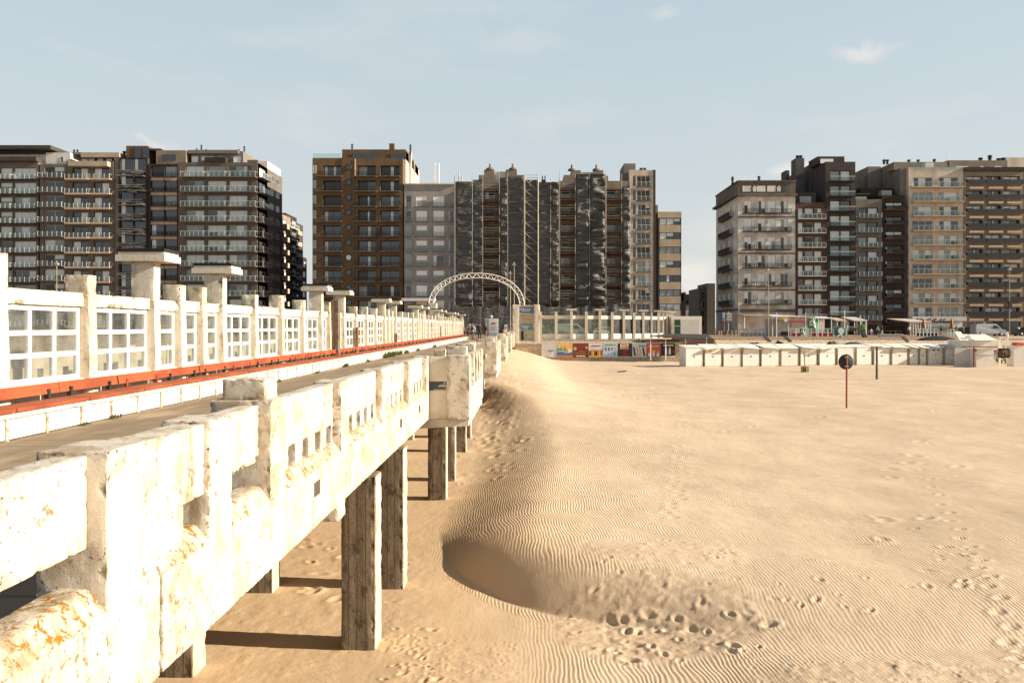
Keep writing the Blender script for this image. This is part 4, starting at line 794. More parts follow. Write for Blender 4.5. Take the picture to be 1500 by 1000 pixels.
def balcony_mesh(w_,dp,st,slab,rail,glass,th,h):
    key=(round(w_,2),dp,st,slab.name,rail.name,th,h)
    if key in BM: return BM[key]
    s=MB(); s.box(0,w_,-dp,.02,-th,0); r_=MB(); n=max(2,int(w_/.85))
    if st in('glass','posts','bars','whiteglass'):
        pr=.025 if st!='posts' else .045
        for k in range(n+1): x=.03+(w_-.06)*k/n; r_.box(x-pr,x+pr,-dp+.02,-dp+.08,-.05,h)
        for x in (.04,w_-.04): r_.box(x-.015,x+.015,-dp+.02,0,h-.04,h-.01)
        if st!='posts': r_.box(.02,w_-.02,-dp+.02,-dp+.07,h-.03,h+.015)
        if st=='bars':
            for k in range(int(w_/.13)): x=.06+k*.13; r_.box(x-.012,x+.012,-dp+.03,-dp+.06,.05,h-.04)
        else: r_.box(.05,w_-.05,-dp+.035,-dp+.05,.08,h-.08,1)
    elif st=='solid': r_.box(0,w_,-dp-.012,-dp+.05,-th-.01,h); r_.box(.0,.05,-dp,0,0,h-.005); r_.box(w_-.05,w_,-dp,0,0,h-.005)
    elif st=='line': r_.box(-.05,w_+.05,-dp+.01,-dp+.09,h-.05,h+.03); r_.box(.05,w_-.05,-dp+.035,-dp+.05,.05,h-.06,1)
    BM[key]=(s.mesh('balcony',slab),r_.mesh('railing',[rail,glass])); return BM[key]
def put_balcony(par_,x,y,z,w_,dp,st,slab,rail,th=.16,h=.95,glass=None,rz=0):
    a,b=balcony_mesh(w_,dp,st,slab,rail,glass or rail_glass,th,h); o=link('balcony',a,par_,(x,y,z),rz); link('railing',b,o); return o
def wallmat(name,c,kind='brick',var=.25):
    def f(g):
        g.world()
        n=g.noise(.35,8,.65); n2=g.noise(.8,7,.6,g.map((1,1,.15)))
        c1=g.mix(g.ramp(n,.35,.68),c,tuple(v*(1-var) for v in c)); c1=g.mix(g.ramp(n2,.5,.72,0,.5),c1,tuple(v*.5 for v in c))
        if kind=='brick':
            w1=g.wave(4.5,0,None,'Z'); c1=g.mix(g.ramp(w1,.0,.25,.25,0),c1,tuple(v*.5 for v in c))
        g.col(c1); g.bump(g.noise(6,7,.7),.03,.5)
    return node_mat(name,f,.85,.2)
GB=-.3
YB=157.0
def building(lab,xa,xb,ytop,cols,wtop,hpx,sp,n,wall,fm=white,depth=16,Y=YB,band=None,bal=None,ns=2,mid=False,style='mix',recess=.45,cat='apartment building',ground=True,name='apartment_building',clip=None,pier_m=None,firstbal=True,skip=()):
    """px facade -> world. cols: list of (a,b) px; rows top px wtop + k*sp, height hpx"""
    t=thing(name,lab,cat); t['_']=0; del t['_']
    x0,x1=WX(xa,Y),WX(xb,Y); zt=WZ(ytop,Y); m=MB(); e=.0
    m.box(x0,x1,Y+recess,Y+depth,GB-.6,zt)
    rows=[(WZ(wtop+k*sp+hpx,Y),WZ(wtop+k*sp,Y)) for k in range(n)]
    zs=[zt]
    for (a,b) in rows: zs+=[b,a]
    zlast=rows[-1][0]; zs.append(max(zlast-.6,GB-.6) if not ground else zlast-.7)
    sm=MB() if band else m
    for k in range(0,len(zs)-1,2):
        if zs[k]-zs[k+1]>.02: (m if k==0 or not band else sm).box(x0+.003,x1-.003,Y+.003,Y+recess+.02,zs[k+1],zs[k])
    pm_=m; edges=[x0]+[v for c in cols for v in (WX(c[0],Y),WX(c[1],Y))]+[x1]
    for k in range(0,len(edges),2):
        if edges[k+1]-edges[k]>.02: pm_.box(edges[k],edges[k+1],Y,Y+recess+.01,zlast-.6,zt-.01)
    if not ground: m.box(x0,x1,Y+.001,Y+recess+.03,GB-.6,zlast-.55)
    else:
        gz1=zlast-.7; m.box(x0,x0+.5,Y,Y+recess,GB-.6,gz1); m.box(x1-.5,x1,Y,Y+recess,GB-.6,gz1); gw=(x1-x0-1)
        hg=min(2.7,gz1-GB-.35); k=max(1,int(gw/4)); 
        m.box(x0+.4,x1-.4,Y+.004,Y+recess,GB+hg+.1,gz1)
        for q in range(k): 
            put_window(t,x0+.5+gw*q/k+.08,Y+.25,GB+.1,gw/k-.16,hg,3,dark_metal if q%2 else white,style='dark',nv=3)
    w_=m.build('wall',wall,t)
    if band: sm.build('spandrel',band,t)
    for r_i,(a,b) in enumerate(rows):
        for c_i,c in enumerate(cols):
            if (r_i,c_i) in skip: continue
            xx0,xx1=WX(c[0],Y),WX(c[1],Y); s_=c[2] if len(c)>2 else ns
            put_window(t,xx0+.02,Y+recess-.12,a+.02,xx1-xx0-.04,b-a-.04,s_,fm,mid=mid,style=c[3] if len(c)>3 else style)
    if bal:
        for (c,st,dp,slab,rail,th,h) in bal:
            for r_i,(a,b) in enumerate(rows):
                bx0,bx1=WX(c[0],Y),WX(c[1],Y); put_balcony(t,bx0,Y-.01,a-.02,bx1-bx0,dp,st,slab,rail,th,h)
    return t
def pbox(name,par_,pa,pb,yt,yb,mat,Y=YB,d0=1.5,d1=8):
    return MB().box(WX(pa,Y),WX(pb,Y),Y+d0,Y+d1,WZ(yb,Y),WZ(yt,Y)).build(name,mat,par_)
chim=plain('chimney_dark',(.06,.05,.045),.8)
def cowl(par_,px,yb,h=10,w_=2.2,Y=YB,dy=3,mat=None):
    x=WX(px,Y); z=WZ(yb,Y); r_=w_*.065; H=h*.131; m=MB(); m.tube((x,Y+dy,z-.4),(x,Y+dy,z+H*.35),r_*1.2,r_,8)
    for k in range(3): zz=z+H*(.35+.2*k); m.lathe([(r_*.6,0),(r_*1.5,H*.05),(r_*1.5,H*.12),(r_*.7,H*.18),(r_*.5,H*.2)],(x,Y+dy,zz),10)
    return m.build('chimney_cowl',mat or chim,par_)
def mast(par_,px,yt,yb,Y=YB,dy=4,r_=.05,bars=0):
    m=MB(); x=WX(px,Y); m.tube((x,Y+dy,WZ(yb,Y)-.3),(x,Y+dy,WZ(yt,Y)),r_,n=6)
    for k in range(bars): z=WZ(yt,Y)-.25-.35*k; m.box(x-.5,x+.5,Y+dy-.02,Y+dy+.02,z-.025,z+.025)
    return m.build('antenna',galv,par_)
taupe=wallmat('taupe_brick',(.165,.135,.11)); grey_b=wallmat('grey_brown_brick',(.20,.17,.14)); beige=wallmat('beige_render',(.50,.39,.27),'p'); brown=wallmat('ochre_brown_brick',(.165,.105,.055)); lgrey=wallmat('light_grey_render',(.36,.335,.31),'p'); darkb=wallmat('dark_brown_brick',(.055,.04,.032)); redb=wallmat('red_brown_brick',(.12,.07,.052)); creamw=wallmat('cream_render',(.66,.55,.44),'p'); darkt=wallmat('dark_taupe_render',(.075,.062,.052)); tanb=wallmat('tan_brick',(.29,.23,.17)); offw=wallmat('off_white_render',(.72,.66,.58),'p'); concr=wallmat('grey_concrete',(.22,.19,.165),'p'); slab_b=plain('beige_slab',(.55,.42,.29),.8); slab_g=plain('grey_slab',(.20,.17,.145),.8); slab_w=plain('white_slab',(.75,.72,.66),.7); slab_d=plain('dark_slab',(.05,.04,.035),.7); blackrail=plain('black_rail',(.015,.013,.013),.5,.4); darkframe=plain('dark_frame',(.035,.03,.028),.5)
# -- left group
t=building('leftmost taupe brick block with a long flat dark roof, cut by the left edge',-75,56,237,[(-70,-41,2,'curtain'),(-37,-4,2,'curtain'),(0,18,1,'curtain'),(20,53,3,'curtain')],246,17,21.45,11,taupe,fm=alu,bal=[((-75,-40),'posts',1.0,slab_d,white,.14,.9),((-38,-3),'posts',1.0,slab_d,white,.14,.9),((-1,18.5),'posts',1.0,slab_d,white,.14,.9),((19.5,54.5),'posts',1.0,slab_d,white,.14,.9)])
pbox('penthouse',t,-80,60,222,237,offw,d0=2,d1=10); pbox('roof',t,-80,76,213.5,219,darkt,d0=-.5,d1=12); pbox('penthouse',t,-80,58,219,223,darkt,d0=1.7,d1=9); pbox('roof_fascia',t,-75,57,231,237,darkt,d0=-.9,d1=1)
t=building('narrow block with one bay of white-framed windows and white rooftop storey, second from left',58.5,97,240,[(65,94,2)],244,16.5,21.45,11,grey_b,fm=white,bal=[((59.5,95),'posts',1.1,slab_g,white,.14,.9)])
pbox('penthouse',t,60,96,221,240,slab_w,d0=1.6,d1=9); pbox('penthouse',t,72,112,219,222,slab_g,d0=2.5,d1=9); put_window(t,WX(82,YB),YB+1.55,WZ(235,YB),.6,1.0,1,alu); cowl(t,96,219,5); cowl(t,101,219,5)
t=building('taupe block with beige balcony slabs and a projecting top balcony, third from the left',97.5,166,236,[(106,129,2),(137,160,2)],246,16,21.45,11,taupe,fm=darkframe,bal=[((98.5,131),'posts',1.0,slab_b,white,.32,.85),((134,164),'posts',1.0,slab_b,white,.32,.85)])
pbox('top_balcony',t,105,162,238,245,beige,d0=-1.3,d1=1.2); pbox('roof',t,115,172,222,229,beige,d0=.8,d1=9); pbox('penthouse',t,118,168,229,238,darkb,d0=2,d1=9); cowl(t,171,222,6,3.5)
for px in (112,122,135,148): put_window(t,WX(px,YB),YB+1.95,WZ(237.5,YB),1.1,1.0,1,white,style='curtain')
MB().box(WX(166,YB),WX(173,YB),YB+.3,YB+10,-1,WZ(231,YB)).build('party_wall',concr,t)
t=building('dark glass tower with tangled broken balcony rails, narrow, between two brown blocks on the left',173.5,216,231,[(176,194.5,1,'dark'),(195.5,213.5,1,'dark')],232,17.5,21.3,12,darkb,fm=blackrail)
pbox('penthouse',t,181,213,212,231,brown,d0=1,d1=8)
for px in (194,206): MB().box(WX(px,YB),WX(px+9,YB),YB+.9,YB+.98,WZ(230,YB),WZ(214,YB)).build('roof_window',PM[0],t)
rr=random.Random(3)
for k in range(11):
    z=WZ(258+21.3*k,YB); x0,x1=WX(173,YB),WX(214,YB); bm2=MB(); bm2.box(x0+.5,x1-.1,YB-1.0,YB+.0,z-.12,z); o=bm2.build('balcony',slab_g,t); q=MB()
    for j in range(11): a=Vector((rr.uniform(x0,x1),YB-1-rr.uniform(-.2,.2),z+rr.uniform(-.3,1.0))); b=a+Vector((rr.uniform(.5,2.6),rr.uniform(-.2,.2),rr.uniform(-.22,.22))); b.x=min(b.x,x1+.2); q.tube(a,b,.035,n=4,cap=False)
    q.box(x0+.3,x1-.3,YB-1.05,YB-1.0,z+.5,z+.56); q.box(x0+.3,x1-.3,YB-1.05,YB-1.0,z+.9,z+.96); q.build('railing',galv,o)
t=building('brown block with tan spandrel bands and black railings, directly left of the grey corner block',217,261,240,[(221,240,1,'dark'),(241,259,1,'dark')],243,16,21.5,11,darkb,fm=darkframe,band=beige,bal=[((220,259.5),'bars',.5,slab_d,blackrail,.08,.8)])
pbox('penthouse',t,226,270,219,239,tanb,d0=.8,d1=8); pbox('roof',t,214,232,216,219,darkb,d0=1,d1=7)
for px in (236,247): MB().box(WX(px,YB),WX(px+8,YB),YB+.7,YB+.78,WZ(234,YB),WZ(225,YB)).build('roof_window',PM[0],t)
t=building('large grey corner block with white-railed balconies wrapping three bays and a sunlit side wall',261,377,238,[(272,299,2),(303.5,331.5,2),(335,368,3)],243,16.5,21.7,11,taupe,fm=alu,bal=[((268,301),'glass',1.25,slab_g,slab_w,.16,.95),((302,332),'glass',1.25,slab_g,slab_w,.16,.95),((333,377),'glass',1.25,slab_g,slab_w,.16,.95)],style='curtain')
pbox('penthouse',t,275,352,219,237,slab_g,d0=1.6,d1=9); pbox('roof',t,272,346,218,223,concr,d0=1.0,d1=9); pbox('fascia',t,300,331,230.5,238,darkb,d0=-.15,d1=1); 
for px in (276,290,300,315,338): put_window(t,WX(px,YB),YB+1.5,WZ(236,YB),1.3,1.2,1,alu,style='curtain')
for px,h in ((279,6),(286,12),(293,5),(342,5),(350,10)): cowl(t,px,218.5,h,2)
XS=WX(377,YB)
d=MB(); d.box(XS-2,XS,YB+.2,YB+6,-1,WZ(234,YB)); d.build('side_wall',taupe,t); d=MB(); d.box(XS-3,XS+.03,YB+6,YB+14.5,-1,WZ(229,YB)); d.build('side_wall',wallmat('side_taupe',(.17,.14,.12)),t)
d=MB(); d.box(XS-3,XS+.05,YB+5.9,YB+14.6,WZ(238,YB),WZ(227,YB)); d.build('parapet',offw,t)
for k in range(11):
    z=WZ(259.5+21.7*k,YB); put_balcony(t,XS,YB-.2,z-.02,5.2,1.2,'glass',slab_g,slab_w,rz=R(90)); 
    put_window(t,XS+.06,YB+1,z,3.4,2.0,2,alu,rz=R(90),style='mix'); put_window(t,XS+.08,YB+7.5,z+.7,2.4,1.2,3,alu,rz=R(90),style='dark'); put_window(t,XS+.08,YB+11.3,z+.7,2.4,1.2,3,alu,rz=R(90),style='dark')
# receding street behind
def street_block(lab,pa,Y0,dep,ytop,wall,Yref,n,slab,bal=True,x=None,spz=2.85):
    x=x if x is not None else WX(pa,Y0); zt=WZ(ytop,Y0); t=thing('apartment_building',lab,'apartment building'); MB().box(x-9,x,Y0,Y0+dep,-1,zt).build('wall',wall,t)
    for k in range(n):
        z=zt-2.9-spz*k
        if z<0: break
        for j in range(max(1,int(dep/4.5))):
            put_window(t,x+.05,Y0+.6+j*4.5,z,2.8,1.7,2,white if j%2 else darkframe,rz=R(90)); 
            if bal: put_balcony(t,x,Y0+.3+j*4.5,z-.1,3.6,.9,'solid' if bal!='g' else 'glass',slab,slab,rz=R(90),h=.85)
    return t
t=thing('apartment_building','unseen brown block added behind the tower with round windows to shade the side street','apartment building'); MB().box(-41,-22,182,262,-1,29).build('wall',darkb,t)  # unseen block, added to cast shade on the side street
street_block('tan block with beige balconies receding up the side street behind the grey corner block',404,180,7,313,tanb,180,11,slab_b,x=WX(404,176))
street_block('tall dark block with pale balcony panels further up the side street on the left',415,191,9,312,darkb,180,11,slab_w,bal='g',x=WX(415,189))
street_block('dark block with beige balconies, third up the side street on the left',428,208,8,325,darkt,180,10,slab_b,x=WX(428,206))
street_block('lowest dark building at the far end of the side street on the left',440,224,14,372,darkb,180,8,slab_d,bal=False,x=WX(452,240))
# -- brown tower with round windows
t=building('tall ochre-brown brick tower with a column of round windows and large dark loggia windows',457.7,590,231.5,[(473.5,500.5,2,'dark'),(524,550.5,2),(557,585,2)],242.5,16,21.95,11,brown,fm=darkframe,bal=[((465,501.5),'bars',.9,slab_g,blackrail,.1,.85),((519,551.5),'bars',.9,slab_g,blackrail,.1,.85),((555.5,586.5),'bars',.9,slab_g,blackrail,.1,.85)],depth=22,style='dark',recess=.9)
pbox('penthouse',t,499,593,217,231.4,brown,d0=1.2,d1=20); pbox('roof_window',t,514.5,556,223,231,PM[0],d0=1.1,d1=1.3); pbox('roof_window',t,571,592,223,231,PM[0],d0=1.1,d1=1.3)
m=MB(); x0,x1=WX(458,YB),WX(499,YB); m.box(x0,x1,YB+.1,YB+.13,WZ(231.5,YB),WZ(225,YB)); m.build('glass_balustrade',rail_glass,t)
xr=WX(511,YB)
for k in range(11):
    z=WZ(245.5+21.95*k,YB); m=MB(); m.lathe([(.52,0),(.62,0),(.62,.08),(.50,.08)],(0,0,0),20); o=m.build('round_window',darkframe,t,(xr,YB-.16,z)); o.rotation_euler=(R(90),0,0); g=MB(); g.lathe([(0,.03),(.52,.03)],(0,0,0),20); g.build('pane',PM[2] if k==6 else PM[0],o)
    put_window(t,WX(459,YB),YB-.06,WZ(254+21.95*k,YB),.55,1.5,1,white,style='curtain',nv=2)
pbox('shaft',t,500,519.5,231,494,brown,d0=-.12,d1=.8); pbox('pilaster',t,519.5,521,233,258,slab_b,d0=-.2,d1=.2)
cowl(t,511,217,12,2.3); cowl(t,598,219,13,2.3); pbox('chimney',t,562.5,570,200,218,brown,d0=6,d1=7); 
m=MB(); xx=WX(593,YB); m.box(xx-6,xx,YB+1.3,YB+21,-1,WZ(218.5,YB)); m.box(xx,xx+.5,YB+5,YB+6.2,-1,WZ(214,YB)); m.box(xx,xx+.25,YB+12,YB+12.5,-1,WZ(216,YB)); m.build('side_wall',creamw,t)
# -- grey building
t=building('light grey rendered block with square white-shuttered windows, between the brown tower and the scaffolding',592,666,270,[(594,603,1,'dark'),(609.5,626,1,'blind'),(634.5,651,1,'blind'),(657,665,1,'dark')],286.5,16,21.9,9,lgrey,fm=offw,bal=[((594,603),'bars',.35,slab_g,galv,.05,.8),((607.5,628),'bars',.25,slab_g,galv,.05,.8),((632.5,653),'bars',.25,slab_g,galv,.05,.8),((657,665.5),'bars',.35,slab_g,galv,.05,.8)],style='blind',recess=.2)
pbox('roof_edge',t,591,668,268.5,270.5,offw,d0=-.3,d1=4)
m=MB()
for px in (632.5,638.5): m.tube((WX(px,YB),YB+5,WZ(270,YB)),(WX(px,YB),YB+5,WZ(232,YB)),.16,n=8)
m.build('flue_pipe',slab_w,t); pbox('flue_base',t,630,641,263.5,270,chim,d0=4.3,d1=6)
pbox('low_awning',t,592,640,437.5,441.5,slab_w,d0=-3.5,d1=0)
# -- cream narrow tower & beige building
t=building('narrow cream tower with pink-white window frames right of the scaffolding',922,957,249,[(927,931.5,1,'dark'),(933,952.5,3,'mix')],257.5,15.5,20.8,11,creamw,fm=white,bal=[((932,953.5),'glass',.7,slab_g,slab_w,.1,.75)],depth=18,ground=False)
pbox('stair_tower',t,916,933,236.5,262,concr,d0=2,d1=9); pbox('chimney',t,942,951,240,249,chim,d0=4,d1=5.5); MB().tube((WX(933,YB),YB+4.5,WZ(243.5,YB)),(WX(943,YB),YB+4.5,WZ(243.5,YB)),.1).build('pipe',chim,t); pbox('party_wall',t,957,960.2,249,480,darkt,d0=-.1,d1=14); mast(t,946,235,240)
t=building('beige building with dark ribbon windows between tan bands, right of the cream tower',964,998,310.5,[(966,997,3,'mix')],319.5,10,20.85,8,darkt,fm=blackrail,band=beige,depth=15,ground=False,recess=.3)
pbox('spandrel',t,963.8,998.2,310.2,319.2,beige,d0=-.06,d1=.2); pbox('side_block',t,957,965,299,480,tanb,d0=1,d1=9); 
for px in (975,980,984): cowl(t,px,310,3,3)
# small houses in the gap
t=thing('gabled_house','small far grey house with dark roof in the gap right of the beige building','house'); Y=215
m=MB(); m.box(WX(1003,Y),WX(1024,Y),Y,Y+10,-1,WZ(446,Y)); m.build('wall',offw,t); m=MB(); m.box(WX(1001,Y),WX(1025.5,Y),Y-.5,Y+10,WZ(440.5,Y),WZ(431,Y)); m.hexa([(WX(1004,Y),Y-.4,WZ(447,Y)),(WX(1023,Y),Y-.4,WZ(447,Y)),(WX(1023,Y),Y+6,WZ(447,Y)),(WX(1004,Y),Y+6,WZ(447,Y)),(WX(1004,Y),Y-.1,WZ(440,Y)),(WX(1023,Y),Y-.1,WZ(440,Y)),(WX(1023,Y),Y+6,WZ(440,Y)),(WX(1004,Y),Y+6,WZ(440,Y))]); m.build('roof',darkb,t); m=MB(); m.box(WX(1001,Y),WX(1004,Y),Y-.6,Y+3,-1,WZ(428,Y)); m.build('chimney_wall',darkb,t)
put_window(t,WX(1011,Y),Y-.06,WZ(452.5,Y),.75,1.0,2,white); put_window(t,WX(1012,Y),Y-.06,WZ(462,Y),.9,1.1,2,darkframe)
t=building('small brown corner house with stacked windows, left of the grimy white old building',1024,1046,422,[(1027,1031.5,1,'dark'),(1035,1040,1,'dark')],428,9,13.5,4,grey_b,Y=190,fm=darkframe,depth=12,ground=False); MB().box(WX(1035,190),WX(1047,190),189.6,200,-1,WZ(415,190)).build('tall_part',grey_b,t)
# -- old white building
old=wallmat('grimy_white_stone',(.80,.73,.63),'p',.45)
t=building('grimy white old corner building with ornate cornice, iron balconies and shuttered windows',1081,1165,287,[(1090,1101,2,'blind'),(1110,1121,2,'blind'),(1124.5,1136,2,'blind'),(1143,1154.5,2,'mix')],294,18,26.6,6,old,fm=white,bal=[((1087,1104),'bars',.7,slab_d,blackrail,.14,.75),((1106,1138),'bars',.9,slab_d,blackrail,.18,.75),((1140,1158),'bars',.7,slab_d,blackrail,.14,.75)],depth=18,mid=False,recess=.25)
stone=wallmat('dark_weathered_stone',(.17,.145,.12),'p',.4)
pbox('attic',t,1080.6,1165.2,266,284,stone,d0=-.08,d1=18); pbox('cornice',t,1079,1166.5,284,287.5,stone,d0=-.7,d1=18.4); pbox('roof_edge',t,1079.6,1166,264.5,266.5,stone,d0=-.3,d1=18.2)
for px in (1087.5,1108.5,1123.5): MB().box(WX(px,YB),WX(px+12.5,YB),YB-.14,YB-.02,WZ(281,YB),WZ(272.5,YB)).build('attic_panel',offw,t)
for px in (1103,1138.5): MB().prism([(WX(px,YB),WZ(281,YB)),(WX(px+4,YB),WZ(281,YB)),(WX(px+5,YB),WZ(275,YB)),(WX(px+2,YB),WZ(271.5,YB)),(WX(px-1,YB),WZ(275,YB))],YB-.2,YB-.05).build('ornament',offw,t)
MB().box(WX(1146,YB),WX(1151,YB),YB-.14,YB-.05,WZ(281,YB),WZ(274,YB)).build('attic_opening',PM[0],t)
for k in range(6):
    z=WZ(291.5+26.6*k,YB); MB().box(WX(1081,YB)-.03,WX(1165,YB)+.03,YB-.12,YB,z-.12,z+.12).build('string_course',stone if k%2 else old,t)
    for c in (1089,1109,1123.5,1142): 
        if k in (1,3,5): MB().prism([(WX(c,YB),z+.16),(WX(c+13.5,YB),z+.16),(WX(c+10,YB),z+.45),(WX(c+6.7,YB),z+.6),(WX(c+3,YB),z+.45)],YB-.2,YB-.0).build('pediment',old,t)
for px,h in ((1075,9),(1114,10),(1157,8)): cowl(t,px,266,h,3.2,dy=1)
XL=WX(1081,YB)
for k in range(6):
    z=WZ(312+26.6*k,YB)
    for j in range(4): put_window(t,XL-.06,YB+3.4+j*4.1,z,1.5,2.3,2,white,rz=R(-90),style='mix')
    put_balcony(t,XL,YB+13.5,z-.05,9.5,.7,'bars',slab_d,blackrail,rz=R(-90))
    put_window(t,XL-.06,YB+1.6,z,.8,2.3,1,white,rz=R(-90),style='mix')
m=MB(); m.box(XL-.7,XL,YB-.6,YB+18.4,WZ(287.5,YB),WZ(284,YB)); m.box(XL-.1,XL+.02,YB,YB+18,WZ(455,YB),WZ(452,YB)); m.build('cornice',stone,t)
m=MB(); m.box(WX(1084,YB),WX(1166,YB),YB-.5,YB+.1,WZ(457,YB),WZ(453,YB)); m.build('shop_fascia',stone,t)
# -- red brown
t=building('red-brown block with white window frames and thin white balcony edges, beside the old building',1166,1209,296.5,[(1169,1176.5,1,'white'),(1179,1191.5,1,'mix'),(1193,1204,2,'white')],305,15.5,20.9,9,redb,fm=white,bal=[((1168,1208),'glass',.9,slab_w,white,.1,.85)])
pbox('penthouse',t,1165,1199,279.5,296,darkt,d0=1.5,d1=10); MB().box(WX(1175,YB),WX(1192,YB),YB+1.4,YB+1.55,WZ(295,YB),WZ(286,YB)).build('roof_window',PM[3],t)
# -- dark tower
t=building('tall dark taupe tower with pale railing lines and stepped chimneys on its left side',1209.5,1253,237,[(1216,1231,1,'curtain'),(1231.5,1246,1,'curtain')],250,15.5,21.9,11,darkt,fm=darkframe,bal=[((1214.5,1250),'line',1.0,slab_d,slab_w,.12,.8)],depth=8)
pbox('penthouse',t,1203,1243,226,237,darkt,d0=2,d1=7); MB().box(WX(1207,YB),WX(1226,YB),YB+1.85,YB+1.98,WZ(236.5,YB),WZ(230,YB)).build('roof_window',PM[4],t)
m=MB(); xl=WX(1209.5,YB); m.box(xl-.1,xl+3,YB+8,YB+16,-1,WZ(228,YB)); m.box(xl-.02,xl+3,YB+16,YB+26,-1,WZ(228,YB)); m.build('side_wall',wallmat('side_grey',(.14,.125,.11)),t)
m=MB(); m.box(WX(1186,YB),WX(1199,YB),YB+8,YB+11,8,WZ(219,YB)); m.box(WX(1180,YB),WX(1186,YB),YB+12,YB+15,8,WZ(232,YB)); m.box(WX(1174.5,YB),WX(1182,YB),YB+14,YB+19,8,WZ(257,YB)); m.build('chimney_stack',wallmat('stack_grey',(.12,.11,.10)),t)
for px in (1191,1196): cowl(t,px,219,6,4,dy=9)
# -- E1 E2
t=building('small taupe block with glass balconies and a low flat roof, right of the dark tower',1253.5,1292,292,[(1257,1271,1,'dark'),(1271.5,1286,1,'mix')],304.5,14.5,21.3,9,grey_b,fm=darkframe,bal=[((1256,1289),'posts',1.0,slab_g,alu,.14,.85)])
pbox('penthouse',t,1255,1279,282,292,darkb,d0=2.5,d1=8); MB().box(WX(1259,YB),WX(1277,YB),YB+2.4,YB+2.48,WZ(291,YB),WZ(285,YB)).build('roof_window',PM[2],t); pbox('roof',t,1253,1280,281,282.5,slab_g,d0=1.8,d1=8)
for px,h in ((1259,11),(1267,7),(1256,6)): cowl(t,px,281,h,4,dy=6)
t=building('dark brown block with solid black balcony fronts, left of the cream tower',1292.5,1325,286,[(1297.5,1322.5,2,'mix')],296.5,10,21.3,9,darkb,fm=darkframe,bal=[((1296,1327),'solid',.8,slab_b,blackrail,.1,.62)])
pbox('penthouse',t,1270,1318,271.5,286,darkb,d0=3,d1=9); MB().box(WX(1296.5,YB),WX(1311.5,YB),YB+1.5,YB+3,WZ(288,YB),WZ(277,YB)).build('roof_window',PM[3],t)
# -- cream tower
t=building('tall cream tower with rows of glass balconies in two bays and grey stepped side',1331,1411,245,[(1336.5,1366,3,'curtain'),(1374,1403.5,3,'curtain')],260,14.5,21.1,11,creamw,fm=white,bal=[((1334,1372),'glass',1.2,slab_b,alu,.16,.9),((1372.3,1409.5),'glass',1.2,slab_b,alu,.16,.9)],style='curtain')
pbox('penthouse',t,1318,1400,233.5,245,tanb,d0=2.5,d1=12); m=MB(); m.box(WX(1335,YB),WX(1409,YB),YB-.9,YB-.86,WZ(251,YB),WZ(243.5,YB)); m.build('glass_balustrade',rail_glass,t); pbox('roof_screen',t,1357,1369,238,251,slab_w,d0=.3,d1=2)
for a,b in ((1340,1351),(1374,1396)): MB().box(WX(a,YB),WX(b,YB),YB+2.35,YB+2.48,WZ(250,YB),WZ(242,YB)).build('roof_window',PM[0],t)
m=MB(); xl=WX(1331,YB); m.box(xl-1.2,xl+1,YB+1,YB+9,-1,WZ(245,YB)); m.box(WX(1317,YB),xl,YB+5,YB+14,-1,WZ(244,YB)); m.box(WX(1297,YB),WX(1317,YB),YB+8,YB+16,8,WZ(232,YB)); m.box(WX(1291,YB),WX(1298,YB),YB+9,YB+17,8,WZ(245,YB)); m.box(WX(1283.5,YB),WX(1292,YB),YB+10,YB+18,8,WZ(262,YB)); m.build('side_wall',concr,t)
for px,h in ((1305,4),(1342,4),(1356,4),(1380,5),(1310,4)): cowl(t,px,233,h,3.4)
mast(t,1309,225,232); mast(t,1402,216,233,r_=.03)
# -- brown tower right
t=building('brown tower with three bays of windows above black balcony strips, near the right edge',1411.5,1499,251,[(1415.5,1439.5,2,'curtain'),(1443.5,1467,2,'curtain'),(1470,1494,2,'curtain')],258,9.5,21.35,10,tanb,fm=blackrail,bal=[((1414.5,1441.5),'solid',.7,slab_b,blackrail,.42,.45),((1442.5,1469),'solid',.7,slab_b,blackrail,.42,.45),((1469.5,1497.5),'solid',.7,slab_b,blackrail,.42,.45)],recess=.7)
for k in range(10):
    for a in (1417,1445,1472): MB().box(WX(a,YB),WX(a+21,YB),YB-.82,YB-.72,WZ(277.6+21.35*k,YB),WZ(274.6+21.35*k,YB)).build('slab_edge',slab_b,t)
pbox('penthouse',t,1398,1487,231,252,tanb,d0=2.5,d1=10); pbox('roof_terrace',t,1411,1500,245.5,251,darkb,d0=-.6,d1=2.5)
for a,b in ((1410,1428),(1446,1451),(1467,1478)): MB().box(WX(a,YB),WX(b,YB),YB+2.4,YB+2.48,WZ(246,YB),WZ(240,YB)).build('roof_window',PM[4],t)
for px,h in ((1449,5),(1463,9),(1476,4),(1483,5)): cowl(t,px,231,h,4.5)
t=building('beige block cut off by the right edge of the photo',1500,1580,247,[(1504,1530,2,'curtain'),(1536,1562,2,'mix')],258,14,21.3,10,beige,fm=white); pbox('penthouse',t,1487,1560,226,247,creamw,d0=3,d1=12)
